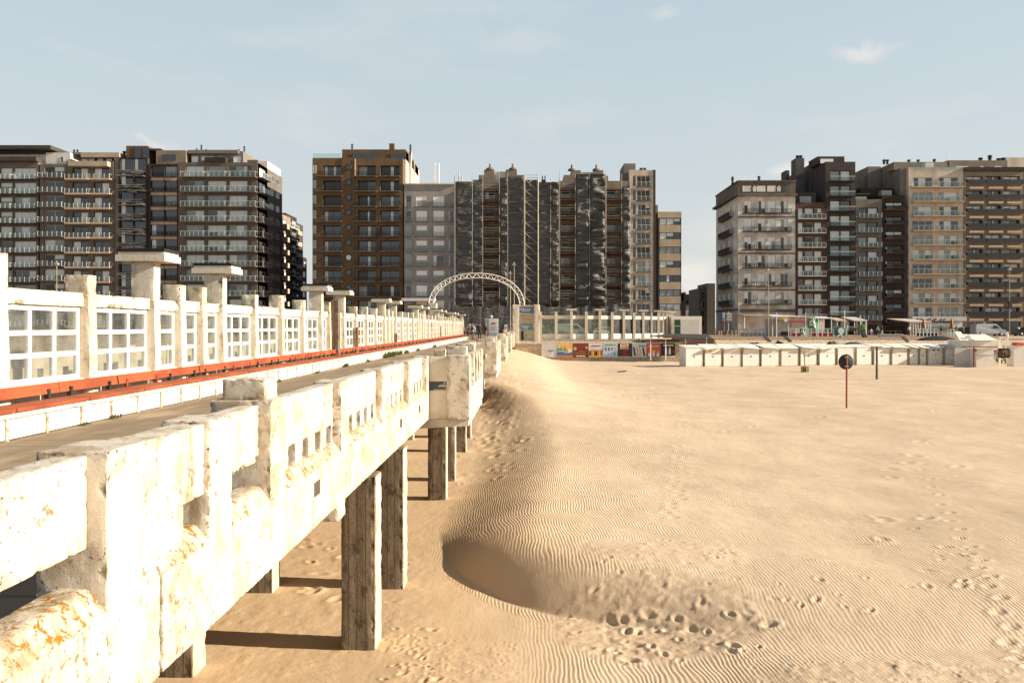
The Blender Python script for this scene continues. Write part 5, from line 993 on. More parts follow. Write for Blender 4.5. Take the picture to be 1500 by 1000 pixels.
# ================= scaffolded buildings
net_m=None
def f(g):
    g.world(); cs=g.map((.16,1,2.6)); n1=g.noise(1.5,10,.68,cs,.4)
    c=g.mix(g.ramp(g.noise(.5,6,.6,g.map((1,1,.5))),.35,.65),(.020,.020,.017),(.045,.042,.033)); c=g.mix(g.ramp(n1,.50,.64,0,.5),c,(.11,.10,.075)); c=g.mix(g.math('MULTIPLY',g.ramp(g.noise(3.0,9,.7,g.map((.16,1,2.2),(4,4,4)),.3),.60,.66,0,.75),g.ramp(g.noise(.5,3),.42,.6)),c,(.5,.45,.36)); g.col(c); g.rough(g.ramp(g.noise(2,5),.3,.7,.3,.55))  # sparse pale streaks put the glints of the folds into the colour
    g.bump(n1,.22,1.0)
net_m=node_mat('dark_scaffold_netting',f,.35,.9)
def scaff(lab,pa,pb,ytop,nets,opens,bl,Y=YB):
    b=building(bl,pa,pb,ytop+3,[(pa+2+k*((pb-pa-4)/6.0),pa+2+(k+.72)*((pb-pa-4)/6.0),1) for k in range(6)] if False else [(o[0]+3,o[1]-7,1,'mix') for o in opens],ytop+16,11,25,8,tanb if 'west' in lab else tanb,fm=white,ground=False,recess=.5,cat='apartment building')
    for o in opens:
        for k in range(9):
            z=WZ(ytop+33+25*k,Y); MB().box(WX(o[0]+1,Y),WX(o[1]-1,Y),Y-.5,Y+.02,z-.5,z).build('loggia_slab',redb if k%2 else tanb,b); 
    t=thing('scaffolding',lab,'scaffolding')
    for (a,c,yt,var,yb) in nets:
        x0,x1=WX(a,Y),WX(c,Y); zt=WZ(yt,Y); zb2=WZ(yb,Y); w_=x1-x0; H=zt-zb2; sd3=a*.37; m=MB()
        def fn(u,v,x0=x0,w_=w_,zb2=zb2,H=H,sd3=sd3,var=var):
            x=x0+u*w_; z=zb2+v*H; lift=abs(math.sin(z*math.pi/2.0)); sag=.5*var*lift*(.5+mn.noise(Vector((x*.35,z*.4,sd3)))); fold=.5*var*mn.noise(Vector((x*.22+z*.3,z*1.5,sd3)))+.16*var*mn.noise(Vector((x*.6+z,z*3.2,sd3)))
            edge=min(1,min(u,1-u)*8)
            return (x+.12*mn.noise(Vector((0,z*.8,sd3+5))),Y-2.0-(sag+fold)*edge-.1,z)
        m.grid(fn,max(6,int(w_/.3)),max(8,int(H/.28))); m.build('net',net_m,t)
        # side return
        m=MB(); m.grid(lambda u,v:(x1+.02,Y-1.9+u*1.8,zb2+v*H+.0),2,40); m.build('net_return',net_m,t)
    xs=sorted(set([pa]+[v for nn in nets for v in nn[:2]]+[v for o in opens for v in o[:2]]))
    for px in xs:
        m=MB(); yt=ytop-4 if px%3 else ytop-9; m.tube((WX(px,Y),Y-2.35,-.3),(WX(px,Y),Y-2.35,WZ(yt,Y)),.045,n=6); m.build('pole',plain('scaffold_pole',(.36,.33,.25),.5,.4) if 'scaffold_pole' not in bpy.data.materials else bpy.data.materials['scaffold_pole'],t)
    pm2=bpy.data.materials['scaffold_pole']; plank=bpy.data.materials.get('scaffold_plank') or plain('scaffold_plank',(.24,.10,.05),.8,var=.5); rustp=pm2
    for o in opens:
        x0,x1=WX(o[0],Y),WX(o[1],Y)
        for k in range(14):
            z=WZ(ytop+18+15.4*k,Y)
            if z<.5: break
            MB().box(x0,x1,Y-2.3,Y-.7,z-.09,z).build('platform',plank,t); m=MB(); m.tube((x0,Y-2.35,z+1.0),(x1,Y-2.35,z+1.0),.03,n=5); m.tube((x0,Y-2.35,z+.5),(x1,Y-2.35,z+.5),.025,n=5); m.build('guard_rail',rustp,t)
    m=MB(); x0,x1=WX(pa,Y),WX(pb,Y)
    for k in range(15):
        z=WZ(ytop+4+15.4*k,Y)
        if z<.5: break
        for s_,e_ in [(o[0],o[1]) for o in nets if o[3]<.6]: m.tube((WX(s_,Y),Y-2.42-.12*random.random(),z),(WX(e_,Y),Y-2.42,z),.013,n=4,cap=False)
    if m.v: m.build('ledger',pm2,t)
    # ground-level ragged apron of netting
    m=MB(); zt=WZ(449,Y); n=int((x1-x0)/.45)
    def ap_(u,v): x=x0+u*(x1-x0); return (x,Y-2.6-.2*(1-v)+.2*mn.noise(Vector((x*1.3,v*2,1))),-.3+v*(zt+.3+.9*mn.noise(Vector((x*.8,0,7)))))
    m.grid(ap_,n,5); m.build('net_apron',net_m,t)
    return b,t
b,t=scaff('black-netted scaffolding on the left building, nearest the grey block, with one open bay of windows',667,768,264,[(668,693,269,.7,446),(693,708,266,.7,446),(732,744,263,1.3,446),(744,767,262,.35,446)],[(708,732)],'old tan building mostly hidden under dark netting, right of the light grey block')
for a,c,yt in ((701,709,256),(709,724,248),(741,757,248),(757,767,256)): pbox('attic',b,a,c,yt,268,tanb,d0=.3,d1=9)
pbox('attic',b,709,757,250,268,offw,d0=.9,d1=9)
for px in (717.5,751): m=MB(); m.lathe([(.8,0),(.75,.3),(.4,.45),(.15,.5),(.3,.7),(.1,.85),(.25,1.1),(0,1.25)],(WX(px,YB),YB+.8,WZ(248,YB)),10); m.build('finial',stone,b)
for px,h in ((669.5,23),(674,17)): mast(b,px,269-h,270,r_=.12)
b,t=scaff('scaffold stair bay with zigzag diagonal braces and netting in the middle of the facade',768,819,268,[(788.5,806,270,.5,446),(806,818,270,1.2,446)],[],'lower middle building hidden behind the braced scaffold bay')
m=MB(); pm2=bpy.data.materials['scaffold_pole']
for k in range(14):
    z=WZ(266+15.4*k,YB); z2=z-2.0
    if z2<.3: break
    m.tube((WX(768.5,YB),YB-2.4,z),(WX(787,YB),YB-2.4,z2),.06,n=5); m.tube((WX(768,YB),YB-2.42,z2),(WX(788,YB),YB-2.42,z2),.035,n=5)
m.build('diagonal_brace',pm2,t); m=MB(); m.grid(lambda u,v:(WX(768+20*u,YB),YB-1.9+.3*mn.noise(Vector((u*4,v*30,2))),v*WZ(266,YB)),8,60); m.build('net',net_m,t)
for px in (768.5,787.8): MB().tube((WX(px,YB),YB-2.5,-.3),(WX(px,YB),YB-2.5,WZ(258,YB)),.09,n=6).build('pole',plain('pale_pole',(.55,.47,.33),.5) if 'pale_pole' not in bpy.data.materials else bpy.data.materials['pale_pole'],t)
m=MB(); m.tube((WX(768,YB),YB-2.4,WZ(260,YB)),(WX(790,YB),YB-2.4,WZ(260,YB)),.04); m.tube((WX(768,YB),YB-2.4,WZ(264,YB)),(WX(790,YB),YB-2.4,WZ(264,YB)),.04); m.build('guard_rail',galv,t)
pbox('chimney',b,793.5,800,259,270,chim,d0=3,d1=4); cowl(b,795,259,6,1.5); cowl(b,799,259,6,1.5)
b,t=scaff('shiny crumpled netted scaffolding over the right old building, open plank bays on both sides',819,921,262,[(841.5,862,258.5,1.0,446),(862,885,258.5,1.9,446),(908.5,921,275,1.5,446)],[(819,841.5),(886,908.5)],'ornate old tan building under crumpled shiny netting, left of the narrow cream tower')
for a,c,yt in ((826,837,256),(837,851,249),(870,884,249),(884,891,257)): pbox('attic',b,a,c,yt,268,tanb,d0=.3,d1=9)
pbox('attic',b,837,884,251,268,offw,d0=.9,d1=9)
for px in (838,874): m=MB(); m.lathe([(.8,0),(.7,.3),(.35,.45),(.15,.5),(.3,.7),(.1,.85),(.25,1.05),(0,1.2)],(WX(px,YB),YB+.8,WZ(249,YB)),10); m.build('finial',stone,b)
# ================= people
SKN={}
def person_mesh(pose,jk,tr):
    """one continuous skinned body; materials: 0 skin 1 jacket 2 trousers 3 shoes"""
    V=[];E=[];Rr=[]
    def v(p,r,par=None):
        V.append(p); Rr.append(r)
        if par is not None: E.append((par,len(V)-1))
        return len(V)-1
    st=.18 if 'walk' in pose else .03
    pel=v((0,0,.95),.15); w1=v((0,0,1.12),.14,pel); ch=v((0,.0,1.32),.165,w1); nk=v((0,0,1.48),.065,ch); hd=v((0,-.01,1.60),.095,nk); v((0,-.015,1.70),.085,hd)
    for s in (-1,1):
        y=st*s; hp=v((s*.10,0,.88),.105,pel); kn=v((s*.11,-y*.6-.02*abs(st),.50),.07,hp); an=v((s*.11,-y+(.12 if y<0 and st>.1 else 0),.10),.05,kn); ft=v((s*.12,-y-.10+(.12 if y<0 and st>.1 else 0),.04),.045,an); v((s*.12,-y-.20+(.12 if y<0 and st>.1 else 0),.035),.04,ft)
        sh=v((s*.19,0,1.40),.075,ch)
        if 'reach' in pose: el=v((s*.27,-.12,1.16),.052,sh); wr=v((s*.14,-.32,1.20),.034,el); d=Vector((-s*.25,-.9,.05))
        else: el=v((s*.27,y*.5+.02,1.13),.052,sh); wr=v((s*.28,y*.9-.06,.88),.034,el); d=Vector((0,-.15,-1))
        d.normalize(); wv=Vector(V[wr]); pm_=v(tuple(wv+d*.06),.034,wr); pv=Vector(V[pm_]); sd=d.cross(Vector((s,0,0))); sd=sd.normalized() if sd.length>.1 else Vector((0,1,0))
        for k,(o_,l) in enumerate(((-.026,.07),(-.009,.085),(.009,.08),(.026,.062))):
            a=v(tuple(pv+sd*o_+d*.045),.009,pm_); v(tuple(pv+sd*(o_*1.15)+d*(.045+l*.8)+Vector((-s*.015,0,0))),.008,a)
        a=v(tuple(wv+d*.02-sd*.03),.011,wr); v(tuple(wv+d*.055-sd*.055),.009,a)
    me=bpy.data.meshes.new('p'); me.from_pydata(V,E,[]); o=bpy.data.objects.new('p',me); COL.objects.link(o); o.modifiers.new('s','SKIN'); 
    for i,sv in enumerate(me.skin_vertices[0].data): sv.radius=(Rr[i],Rr[i]*.8 if Rr[i]>.1 else Rr[i]); sv.use_root=(i==0)
    sb=o.modifiers.new('b','SUBSURF'); sb.levels=1
    dg=bpy.context.evaluated_depsgraph_get(); r_=bpy.data.meshes.new_from_object(o.evaluated_get(dg)); bpy.data.objects.remove(o); r_.name='body'
    r_.materials.clear()
    for m in (skin_m,jk,tr,blk): r_.materials.append(m)
    for p in r_.polygons:
        c=p.center; p.use_smooth=True
        if c.z>1.47 or ((abs(c.x)>.22 and c.z<.90) or ('reach' in pose and c.y<-.3)): p.material_index=0
        elif c.z>.93 or abs(c.x)>.225: p.material_index=1
        elif c.z>.09: p.material_index=2
        else: p.material_index=3
    return r_
PMX={}
hairs=[cm((.05,.03,.02)),cm((.25,.16,.08)),cm((.3,.28,.26))]
def person(px,Y,z,h,pose,jk,tr,lab,rz=0,extra=None,hair=0):
    key=(pose,jk.name,tr.name)
    if key not in PMX: PMX[key]=person_mesh(*key[:1],jk,tr)
    t=thing('person',lab,'person',(WX(px,Y),Y,z),rz); t.scale=(h/1.75,)*3; link('body',PMX[key],t)
    m=MB(); m.lathe([(.06,-.12),(.098,-.06),(.105,.02),(.085,.085),(.04,.115),(0,.12)],(0,.012,1.66),14); m.build('hair',hairs[hair],t)
    m=MB(); m.lathe([(0,-.02),(.018,0),(0,.025)],(0,-.105,1.62),6)
    for s in (-1,1): m.lathe([(0,-.02),(.014,0),(0,.02)],(s*.1,0,1.62),6)
    m.build('face',skin_m,t)
    if extra=='pack': m=MB(); worn(-.15,.15,.10,.27,1.05,1.45,r=.05,step=.08,mb=m); m.build('backpack',dark_metal,t)
    if extra=='scarf': m=MB(); m.lathe([(.08,0),(.12,.04),(.09,.1)],(0,0,1.42),12); m.build('scarf',dred,t)
    return t
jb=cm((.025,.022,.022),'dark_coat'); jw=cm((.50,.47,.42)); jg=cm((.12,.11,.10)); jbr=cm((.20,.10,.05)); jn=cm((.03,.04,.07)); tj=cm((.07,.09,.13)); tb=cm((.03,.03,.03)); tgr=cm((.2,.18,.16)); jr=cm((.35,.06,.04)); jpk=cm((.65,.42,.40))
person(692.5,94.5,0,1.82,'walk',jw,tj,'person in a pale jacket and blue jeans with a backpack, walking on the pier',R(170),'pack',1)
person(702.5,95.5,0,1.98,'stand',jb,tb,'tallest person in black coat and trousers at the centre of the pier group',R(185))
person(711.5,96.2,0,1.86,'reach',jb,jbr,'person in dark jacket and brown trousers standing left of the white info pillar',R(100),None,1)
person(679.5,98.0,0,1.45,'walk',jg,tb,'small person in a grey top at the left of the pier group by the screen',R(190),None,1)
person(686,98.3,0,1.15,'walk',jn,tb,'child in dark clothes between the two walkers on the pier',R(175))
person(733,102,0.0,1.35,'stand',jg,tb,'person in dark grey partly hidden right of the info pillar',R(150),None,2)
person(737.5,103,0.0,1.30,'stand',jr,tb,'person with a dull red jacket beyond the parapet near the gate',R(200))
PP=[(1206,140,1.7,'stand',jb,tb,'person in black in front of the takeaway fence',20),(1253,138,1.6,'walk',jb,tb,'person in black walking left of the playground slide',100),(1258,146,1.7,'stand',jb,tj,'person in black coat and jeans behind the slide ladder',10),(1276,136,1.3,'stand',jpk,jw,'child in pale pink clothes standing beside the playground slide',0),(1285.5,141,1.75,'walk',jw,tb,'person in a pale top and black trousers, left of the pair by the terrace',90),(1292,141,1.75,'walk',jb,jw,'person in black top and pale trousers, right of the pair by the terrace',260),(1331.5,142,1.75,'stand',jw,tb,'person in a pale top standing before the glass shopfront',180),(1379,133,1.7,'walk',jb,tgr,'person in black near the black boat cover',80),(1401,138,1.7,'stand',jb,tb,'person in black between the brown folded parasols and the van',0),(1411,142,1.7,'stand',jn,tb,'person in navy beside the parked dark car left of the van',30),(1492,141,1.7,'stand',jw,tgr,'person in a pale coat by the dark cars at the far right',0)]
for px,Y,h,po,j,t_,lab,rz in PP: person(px,Y,-.02,h,po,j,t_,lab,R(rz))
# ================= vehicles
carblack=plain('black_car_paint',(.02,.02,.022),.25,.6,var=.1); vangrey=plain('silver_van_paint',(.48,.48,.50),.3,.5,.1,var=.1); carred=plain('brown_car_paint',(.12,.05,.04),.3,.5); tyre=plain('tyre',(.02,.02,.02),.9); carglass=plain('car_glass',(.02,.025,.03),.05,.7)
def vehicle(px,Y,z,kind,mat,lab,flip=1,L_=None):
    t=thing('parked_van' if kind=='van' else 'parked_car',lab,'van' if kind=='van' else 'car',(WX(px,Y),Y,z),0 if flip>0 else math.pi)
    if kind=='van': prof=[(-2.5,.35),(-2.52,1.2),(-2.45,1.85),(-2.3,1.98),(.75,1.98),(1.05,1.88),(1.75,1.22),(2.4,1.02),(2.6,.75),(2.6,.35)]; wd=1.0; ws=(-1.6,1.65); gl=[[(.35,1.25),(.35,1.78),(.85,1.76),(1.5,1.25)]]
    else: prof=[(-2.15,.35),(-2.2,.8),(-1.95,1.0),(-1.4,1.42),(-.6,1.5),(.4,1.45),(1.05,1.0),(1.95,.85),(2.15,.65),(2.15,.35)]; wd=.88; ws=(-1.35,1.35); gl=[[(-1.6,1.02),(-1.25,1.36),(-.6,1.42),(-.55,1.02)],[(-.48,1.02),(-.5,1.42),(.35,1.38),(.85,1.02)]]
    m=MB(); n=len(prof); cx_=sum(p[0] for p in prof)/n
    vs=[]
    for yy,k in ((-wd,.0),(-wd*.9,.06),(wd*.9,.06),(wd,.0)):
        for (x,zz) in prof: 
            s_=1-.03*(1 if abs(yy)==wd else 0); tum=.0
            vs.append((cx_+(x-cx_)*s_, yy*(1-.10*max(0,(zz-1.0))), zz-(.05 if abs(yy)==wd and zz>1.3 else 0)))
    fs=[]
    for r_ in range(3):
        for i in range(n): a=r_*n+i; b=r_*n+(i+1)%n; fs.append((a,a+n,b+n,b)[::-1])
    fs.append(list(range(n))[::-1][::-1]); fs.append(list(range(3*n,4*n))[::-1]); m.add(vs,fs); m.build('body',mat,t)
    for sgn in (-1,1):
        for g in gl: m=MB(); m.prism(g,sgn*(wd*.965) if kind=='van' else sgn*wd*.975,sgn*(wd*.965)-sgn*.03+ (sgn*.05),'y'); m.build('side_window',carglass,t)
        for x in ws: m=MB(); m.lathe([(0,-.1),(.3,-.1),(.33,-.05),(.33,.08),(.3,.1),(0,.1)],(0,0,0),16); o=m.build('wheel',tyre,t,(x,sgn*(wd-.08),.33)); o.rotation_euler=(R(90),0,0); m=MB(); m.lathe([(0,-.115),(.18,-.115),(.2,-.1)],(0,0,0),12); m.lathe([(0,.115),(.18,.115),(.2,.1)],(0,0,0),12); m.build('rim',alu,o)
        m=MB(); m.box(prof[-1][0]-.2,prof[-1][0]+.01,sgn*.62-.14,sgn*.62+.14,.62,.78); m.build('headlight',whitep,t)
    a,b=((1.08,1.86),(1.74,1.24)) if kind=='van' else ((.44,1.43),(1.0,1.04))
    m=MB(); m.hexa([(a[0]+.02,-wd*.8,a[1]-.03),(b[0]+.02,-wd*.85,b[1]),(b[0]+.02,wd*.85,b[1]),(a[0]+.02,wd*.8,a[1]-.03),(a[0]+.05,-wd*.8,a[1]),(b[0]+.05,-wd*.85,b[1]+.03),(b[0]+.05,wd*.85,b[1]+.03),(a[0]+.05,wd*.8,a[1])]); m.build('windscreen',carglass,t)
    return t
vehicle(1447,136,-.02,'van',vangrey,'silver-grey van parked in front of the brown tower at the right')
vehicle(1480,137,-.02,'car',carblack,'black car parked directly right of the silver van')
vehicle(1513,137,-.02,'car',carblack,'black car cut off by the right edge behind the lamp post')
vehicle(1414,144,-.02,'car',carblack,'black car half hidden left of the silver van',-1)
vehicle(836,125,-.02,'van',vangrey,'pale van seen through the glass screens of the promenade')
vehicle(783,125,-.02,'van',vangrey,'front of a white van at the left end of the promenade screens')
vehicle(888,128,-.02,'car',whitep,'white car seen low through the middle of the promenade screens')
vehicle(918,134,-.02,'car',carred,'brown car seen through the right part of the promenade screens',-1)
# ================= promenade objects
Y=133
tk=thing('takeaway_kiosk','takeaway stand with a long red and white awning lettered TAKE AWAY','kiosk',(0,0,0))
def P(px,py): return (WX(px,Y),WZ(py,Y))
gzp=-.02
m=MB(); m.box(WX(1131,Y),WX(1213,Y),Y+1.5,Y+4,gzp,WZ(467,Y)); m.build('body',cm((.5,.47,.43)),tk)
m=MB(); m.hexa([(WX(1128,Y),Y-1.2,WZ(464,Y)),(WX(1215,Y),Y-1.2,WZ(467,Y)),(WX(1215,Y),Y+2,WZ(464.5,Y)),(WX(1128,Y),Y+2,WZ(461.5,Y)),(WX(1128,Y),Y-1.2,WZ(463,Y)),(WX(1215,Y),Y-1.2,WZ(466,Y)),(WX(1215,Y),Y+2,WZ(463.5,Y)),(WX(1128,Y),Y+2,WZ(460.5,Y))]); m.build('awning',whitep,tk)
m=MB(); m.box(WX(1138,Y),WX(1190,Y),Y-1.3,Y-1.22,WZ(469.5,Y),WZ(463,Y)); va=m.build('valance',cm((.62,.50,.42)),tk); m=MB(); m.box(WX(1150,Y),WX(1190,Y),Y-1.31,Y-1.24,WZ(471.5,Y),WZ(469.3,Y)); m.build('red_strip',cm((.40,.06,.03)),tk)
text('lettering','TAKE AWAY',.62,cm((.40,.05,.03)),tk,(WX(1167,Y),Y-1.33,WZ(466.2,Y)),ext=.01)
m=MB(); m.disc((WX(1145,Y),Y-1.4,WZ(467,Y)),.42,t=.05,n=16); m.build('emblem',yel,tk); m=MB(); m.disc((WX(1147,Y),Y-1.45,WZ(469,Y)),.3,t=.05,n=14); m.build('emblem',whitep,tk)
for a,b in ((1141,1161),(1163,1181),(1199,1211)): MB().box(WX(a,Y),WX(b,Y),Y+1.4,Y+1.5,WZ(488,Y),WZ(471,Y)).build('shutter',slab_w,tk)
MB().box(WX(1144,Y),WX(1160,Y),Y-.6,Y+.1,gzp,WZ(485.5,Y)).build('counter',dark_metal,tk)
m=MB()
for px in (1128.5,1152,1214): m.tube((WX(px,Y),Y-1.1,gzp),(WX(px,Y),Y-1.1,WZ(464,Y)),.06)
m.build('post',whitep,tk)
# terrace screens
def terr(a,b,n,lab,Yt=128,top=481,panel=True,c=None):
    t=thing('terrace_screen',lab,'terrace screen'); 
    for k in range(n):
        x0=WX(a+(b-a)*k/n,Yt); x1=WX(a+(b-a)*(k+1)/n,Yt); m=MB(); z1=WZ(top,Yt); m.box(x0,x0+.08,Yt,Yt+.08,gzp,z1); m.box(x1-.08,x1,Yt,Yt+.08,gzp,z1); m.box(x0,x1,Yt+.01,Yt+.07,z1-.07,z1); m.box(x0,x1,Yt+.01,Yt+.07,.55,.62); fr=m.build('frame',whitep,t)
        MB().box(x0+.08,x1-.08,Yt+.03,Yt+.05,.02,.55).build('lower_panel',c or dred,fr); MB().box(x0+.08,x1-.08,Yt+.035,Yt+.045,.62,z1-.07).build('glass',rail_glass,fr)
terr(1158,1174,2,'low terrace screen with dark red lower panels in front of the takeaway'); terr(1188,1221,4,'longer terrace screen with dark red panels right of the striped flag')
terr(1084,1122,6,'pale metal crowd barrier in front of the grimy white old building',134,481,c=galv)
terr(1342,1374,6,'terrace screen with dark lower panels before the cream tower',130,481,c=dark_metal); terr(1388,1402,3,'short terrace screen right of the long pale awning',130,482,c=slab_w)
# flags on poles
def flag(px,Yf,top,bot,fy0,fy1,fx0,fx1,mats,lab):
    t=thing('flag',lab,'flag'); m=MB(); m.tube((WX(px,Yf),Yf,gzp-.6),(WX(px,Yf),Yf,WZ(top,Yf)),.045,n=8); m.build('pole',whitep,t)
    x0,x1=WX(fx0,Yf),WX(fx1,Yf); z0,z1=WZ(fy1,Yf),WZ(fy0,Yf); m=MB()
    m.grid(lambda u,v:(x0+(x1-x0)*u,Yf+.15*math.sin(u*7+v*2),z0+(z1-z0)*v-.25*u+.15*u*v),12,6,0); c=m.build('cloth',mats[0],t)
    m=MB(); m.grid(lambda u,v:(x0+(x1-x0)*(.2+.6*u),Yf-.03+.15*math.sin((.2+.6*u)*7+(.25+.5*v)*2),z0+(z1-z0)*(.22+.56*v+.1*math.sin(u*5))-.25*(.2+.6*u)),8,4,0); m.build('emblem',mats[1],c)
    m=MB(); m.grid(lambda u,v:(x0+(x1-x0)*(.3+.4*u),Yf-.06+.15*math.sin((.3+.4*u)*7+(.25+.5*v)*2),z0+(z1-z0)*(.42+.16*v+.08*math.sin(u*5))-.25*(.3+.4*u)),8,4,0); m.build('emblem',mats[2],c)
flag(1198.5,118,463,502,466,480,1183,1198.5,(cm((.05,.32,.14)),whitep,cm((.5,.08,.06))),'green flag with a white and red emblem on a white pole, behind the cabins')
flag(1180,119,458,490,481,489,1172,1180,(cm((.06,.25,.13)),whitep,cm((.3,.06,.05))),'small green flag hanging low left of the larger green flag')
for px,top,lab in ((1137.5,458,'thin white flagpole in front of the takeaway stand'),(1237,454,'white swing-frame pole rising behind the sign with the round disc'),(1241.5,476,'short white pole next to the taller white swing-frame pole'),(1260.5,462,'thin white pole beside the green playground tower')):
    o=MB().tube((WX(px,118),118,-2.4),(WX(px,118),118,WZ(top,118)),.06,n=8).build('flagpole',whitep); tag(o,lab,'pole')
wl=thing('board_sign','round green and white board with a tilted white square sign below it','sign'); Yf=116
m=MB(); m.disc((WX(1230,Yf),Yf,WZ(486,Yf)),.85,t=.06,n=20); m.build('disc',cm((.03,.16,.12)),wl); m=MB(); m.prism([(WX(1229,Yf),WZ(499,Yf)),(WX(1236,Yf),WZ(495,Yf)),(WX(1232,Yf),WZ(488,Yf)),(WX(1225,Yf),WZ(492,Yf))],Yf-.1,Yf-.02); m.build('square_board',whitep,wl); m=MB(); m.prism([(WX(1229.5,Yf),WZ(496.5,Yf)),(WX(1233.5,Yf),WZ(494,Yf)),(WX(1231.5,Yf),WZ(490.8,Yf)),(WX(1227.5,Yf),WZ(493,Yf))],Yf-.13,Yf-.09); m.build('dark_mark',cm((.2,.19,.18)),wl); m=MB(); m.disc((WX(1232,Yf),Yf-.04,WZ(484.5,Yf)),.45,t=.05,n=16); m.build('emblem',whitep,wl); m=MB(); m.tube((WX(1231,Yf),Yf+.05,-2.4),(WX(1231,Yf),Yf+.05,WZ(484,Yf)),.05); m.build('post',galv,wl)
# playground
pgd=thing('playground_slide','dark blue-grey playground slide with a small green canopy tower','slide'); Yf=117
m=MB(); m.hexa([(WX(1269,Yf),Yf,WZ(501,Yf)),(WX(1275,Yf),Yf,WZ(501,Yf)),(WX(1275,Yf),Yf+.7,WZ(501,Yf)),(WX(1269,Yf),Yf+.7,WZ(501,Yf)),(WX(1261,Yf),Yf,WZ(484,Yf)),(WX(1266,Yf),Yf,WZ(484,Yf)),(WX(1266,Yf),Yf+.7,WZ(484,Yf)),(WX(1261,Yf),Yf+.7,WZ(484,Yf))]); m.build('chute',cm((.07,.08,.10)),pgd)
m=MB()
for px in (1260.5,1268): 
    for dy in (.1,1.3): m.tube((WX(px,Yf),Yf+dy,-2.4),(WX(px,Yf),Yf+dy,WZ(470,Yf)),.05)
m.build('frame',galv,pgd); m=MB(); worn(WX(1261,Yf),WX(1269,Yf),Yf,Yf+1.2,WZ(484,Yf),WZ(475,Yf),r=.25,step=.15,chip=.1,rough=.03,mb=m); m.build('green_canopy',cm((.12,.26,.04)),pgd)
sb=thing('sandbox_wall','long low brown playground edging under the slide','playground edging'); MB().box(WX(1246,115),WX(1290,115),115,115.4,-.9,WZ(497.5,115)).build('board',cm((.18,.07,.03)),sb)
gt=thing('grey_enclosure','pale grey low enclosure wall between the slide and the glass shopfront','enclosure'); MB().box(WX(1288,114),WX(1323,114),114,114.3,-1.2,WZ(490,114)).build('panel',cm((.40,.38,.36)),gt); MB().box(WX(1288,114),WX(1323,114),113.95,114.35,WZ(490,114),WZ(489.3,114)).build('cap',slab_w,gt)
# heaps of sand / rocks on the dike
rockm=plain('dark_rubble',(.09,.075,.06),.9,var=.5,scale=4)
def mound(px,Yf,w_,h,lab,mat=rockm,name='rubble_heap',cat='rubble heap'):
    m=MB(); m.grid(lambda u,v:(w_*(u-.5)*2,w_*.5*(v-.5)*2,-.5+(h+.5)*max(0,math.sin(u*math.pi)*math.sin(v*math.pi))**.6*(1+.35*mn.noise(Vector((u*5,v*5,px))))),14,8); o=m.build(name,mat,None,(WX(px,Yf),Yf,WZ(503,Yf))); tag(o,lab,cat)
mound(1141,100.5,.8,.25,'dark heap on the dike left of the thin white flagpole'); mound(1219,100.5,.9,.3,'dark heap on the dike left of the tilted square board'); mound(1250,100.5,1.5,.2,'wide dark heap on the dike under the playground'); mound(1104,100.5,1.2,.15,'low dark heap on the dike above the fourth cabin')
for px,sg_,lab in ((1122,1,'dark plank ladder leaning on the dike'),(1152,-1,'dark slanting beam leaning on the dike right of the plank ladder'),(1324,-1,'grey slanting board beside the pale enclosure')):
    m=MB(); 
    for k in range(3): m.tube((WX(px+k*2.4-4,100),100+.1*k,WZ(492.5,100)),(WX(px+k*2.4+4,100),100+.1*k,WZ(500.5,100)),.09,n=5)
    m.box(WX(px-2,100),WX(px+4,100),99.95,100.1,WZ(497.4,100),WZ(496.6,100)); o=m.build('leaning_planks',rockm); tag(o,lab,'planks')
bc=thing('boat_cover','long low black tarpaulin cover on the dike behind the last cabins','cover'); m=MB(); Yf=101
m.grid(lambda u,v:(WX(1349+57*u,Yf),Yf+1.6*v,WZ(496.5,Yf)+.55*(math.sin(u*math.pi)**.5)*math.sin(v*math.pi)-.2),20,6); m.build('tarpaulin',cm((.02,.018,.018)),bc)
# ground-floor shop fronts and awnings
def awn(pa,pb,yt,yb,out,mat,lab,Yf=154,posts=2):
    t=thing('shop_awning',lab,'awning'); x0,x1=WX(pa,Yf),WX(pb,Yf); m=MB(); zt,zb=WZ(yt,Yf),WZ(yb,Yf); m.hexa([(x0,Yf-out,zb-.1),(x1,Yf-out,zb-.1),(x1,Yf+2.9,zt-.1),(x0,Yf+2.9,zt-.1),(x0,Yf-out,zb+.1),(x1,Yf-out,zb+.1),(x1,Yf+2.9,zt),(x0,Yf+2.9,zt)]); m.build('canopy',mat,t)
    for k in range(posts): x=x0+.2+(x1-x0-.4)*k/max(1,posts-1); MB().tube((x,Yf-out+.1,GB),(x,Yf-out+.1,zb),.07,n=6).build('post',white,t)
awn(1216,1232,464,470,3,slab_b,'beige shop awning under the dark tower',posts=2); awn(1238,1258,463,470,4,cm((.55,.52,.5)),'white and black awning right of the beige shop awning',posts=2)
awn(1307,1338,466,472,7,cm((.6,.5,.42)),'wide beige veranda roof over a glazed shopfront under the dark brown block',posts=9)
awn(1086,1119,460,462,1.5,slab_b,'thin pale awning strip on the grimy white old building',posts=1)
sf=thing('shop_fascia','long white shop fascia with dark scribbled lettering under the cream tower','shop front'); Yf=155.5
m=MB(); m.box(WX(1337,Yf),WX(1416,Yf),Yf,Yf+1.4,WZ(470,Yf),WZ(463.5,Yf)); m.build('fascia',offw,sf); m=MB(); m.box(WX(1358,Yf),WX(1394,Yf),Yf+.4,Yf+1.4,GB,WZ(473,Yf)); m.box(WX(1396,Yf),WX(1411,Yf),Yf+.4,Yf+1.4,GB,WZ(471,Yf)); m.build('shutter',slab_w,sf)
rr=random.Random(8); m=MB()
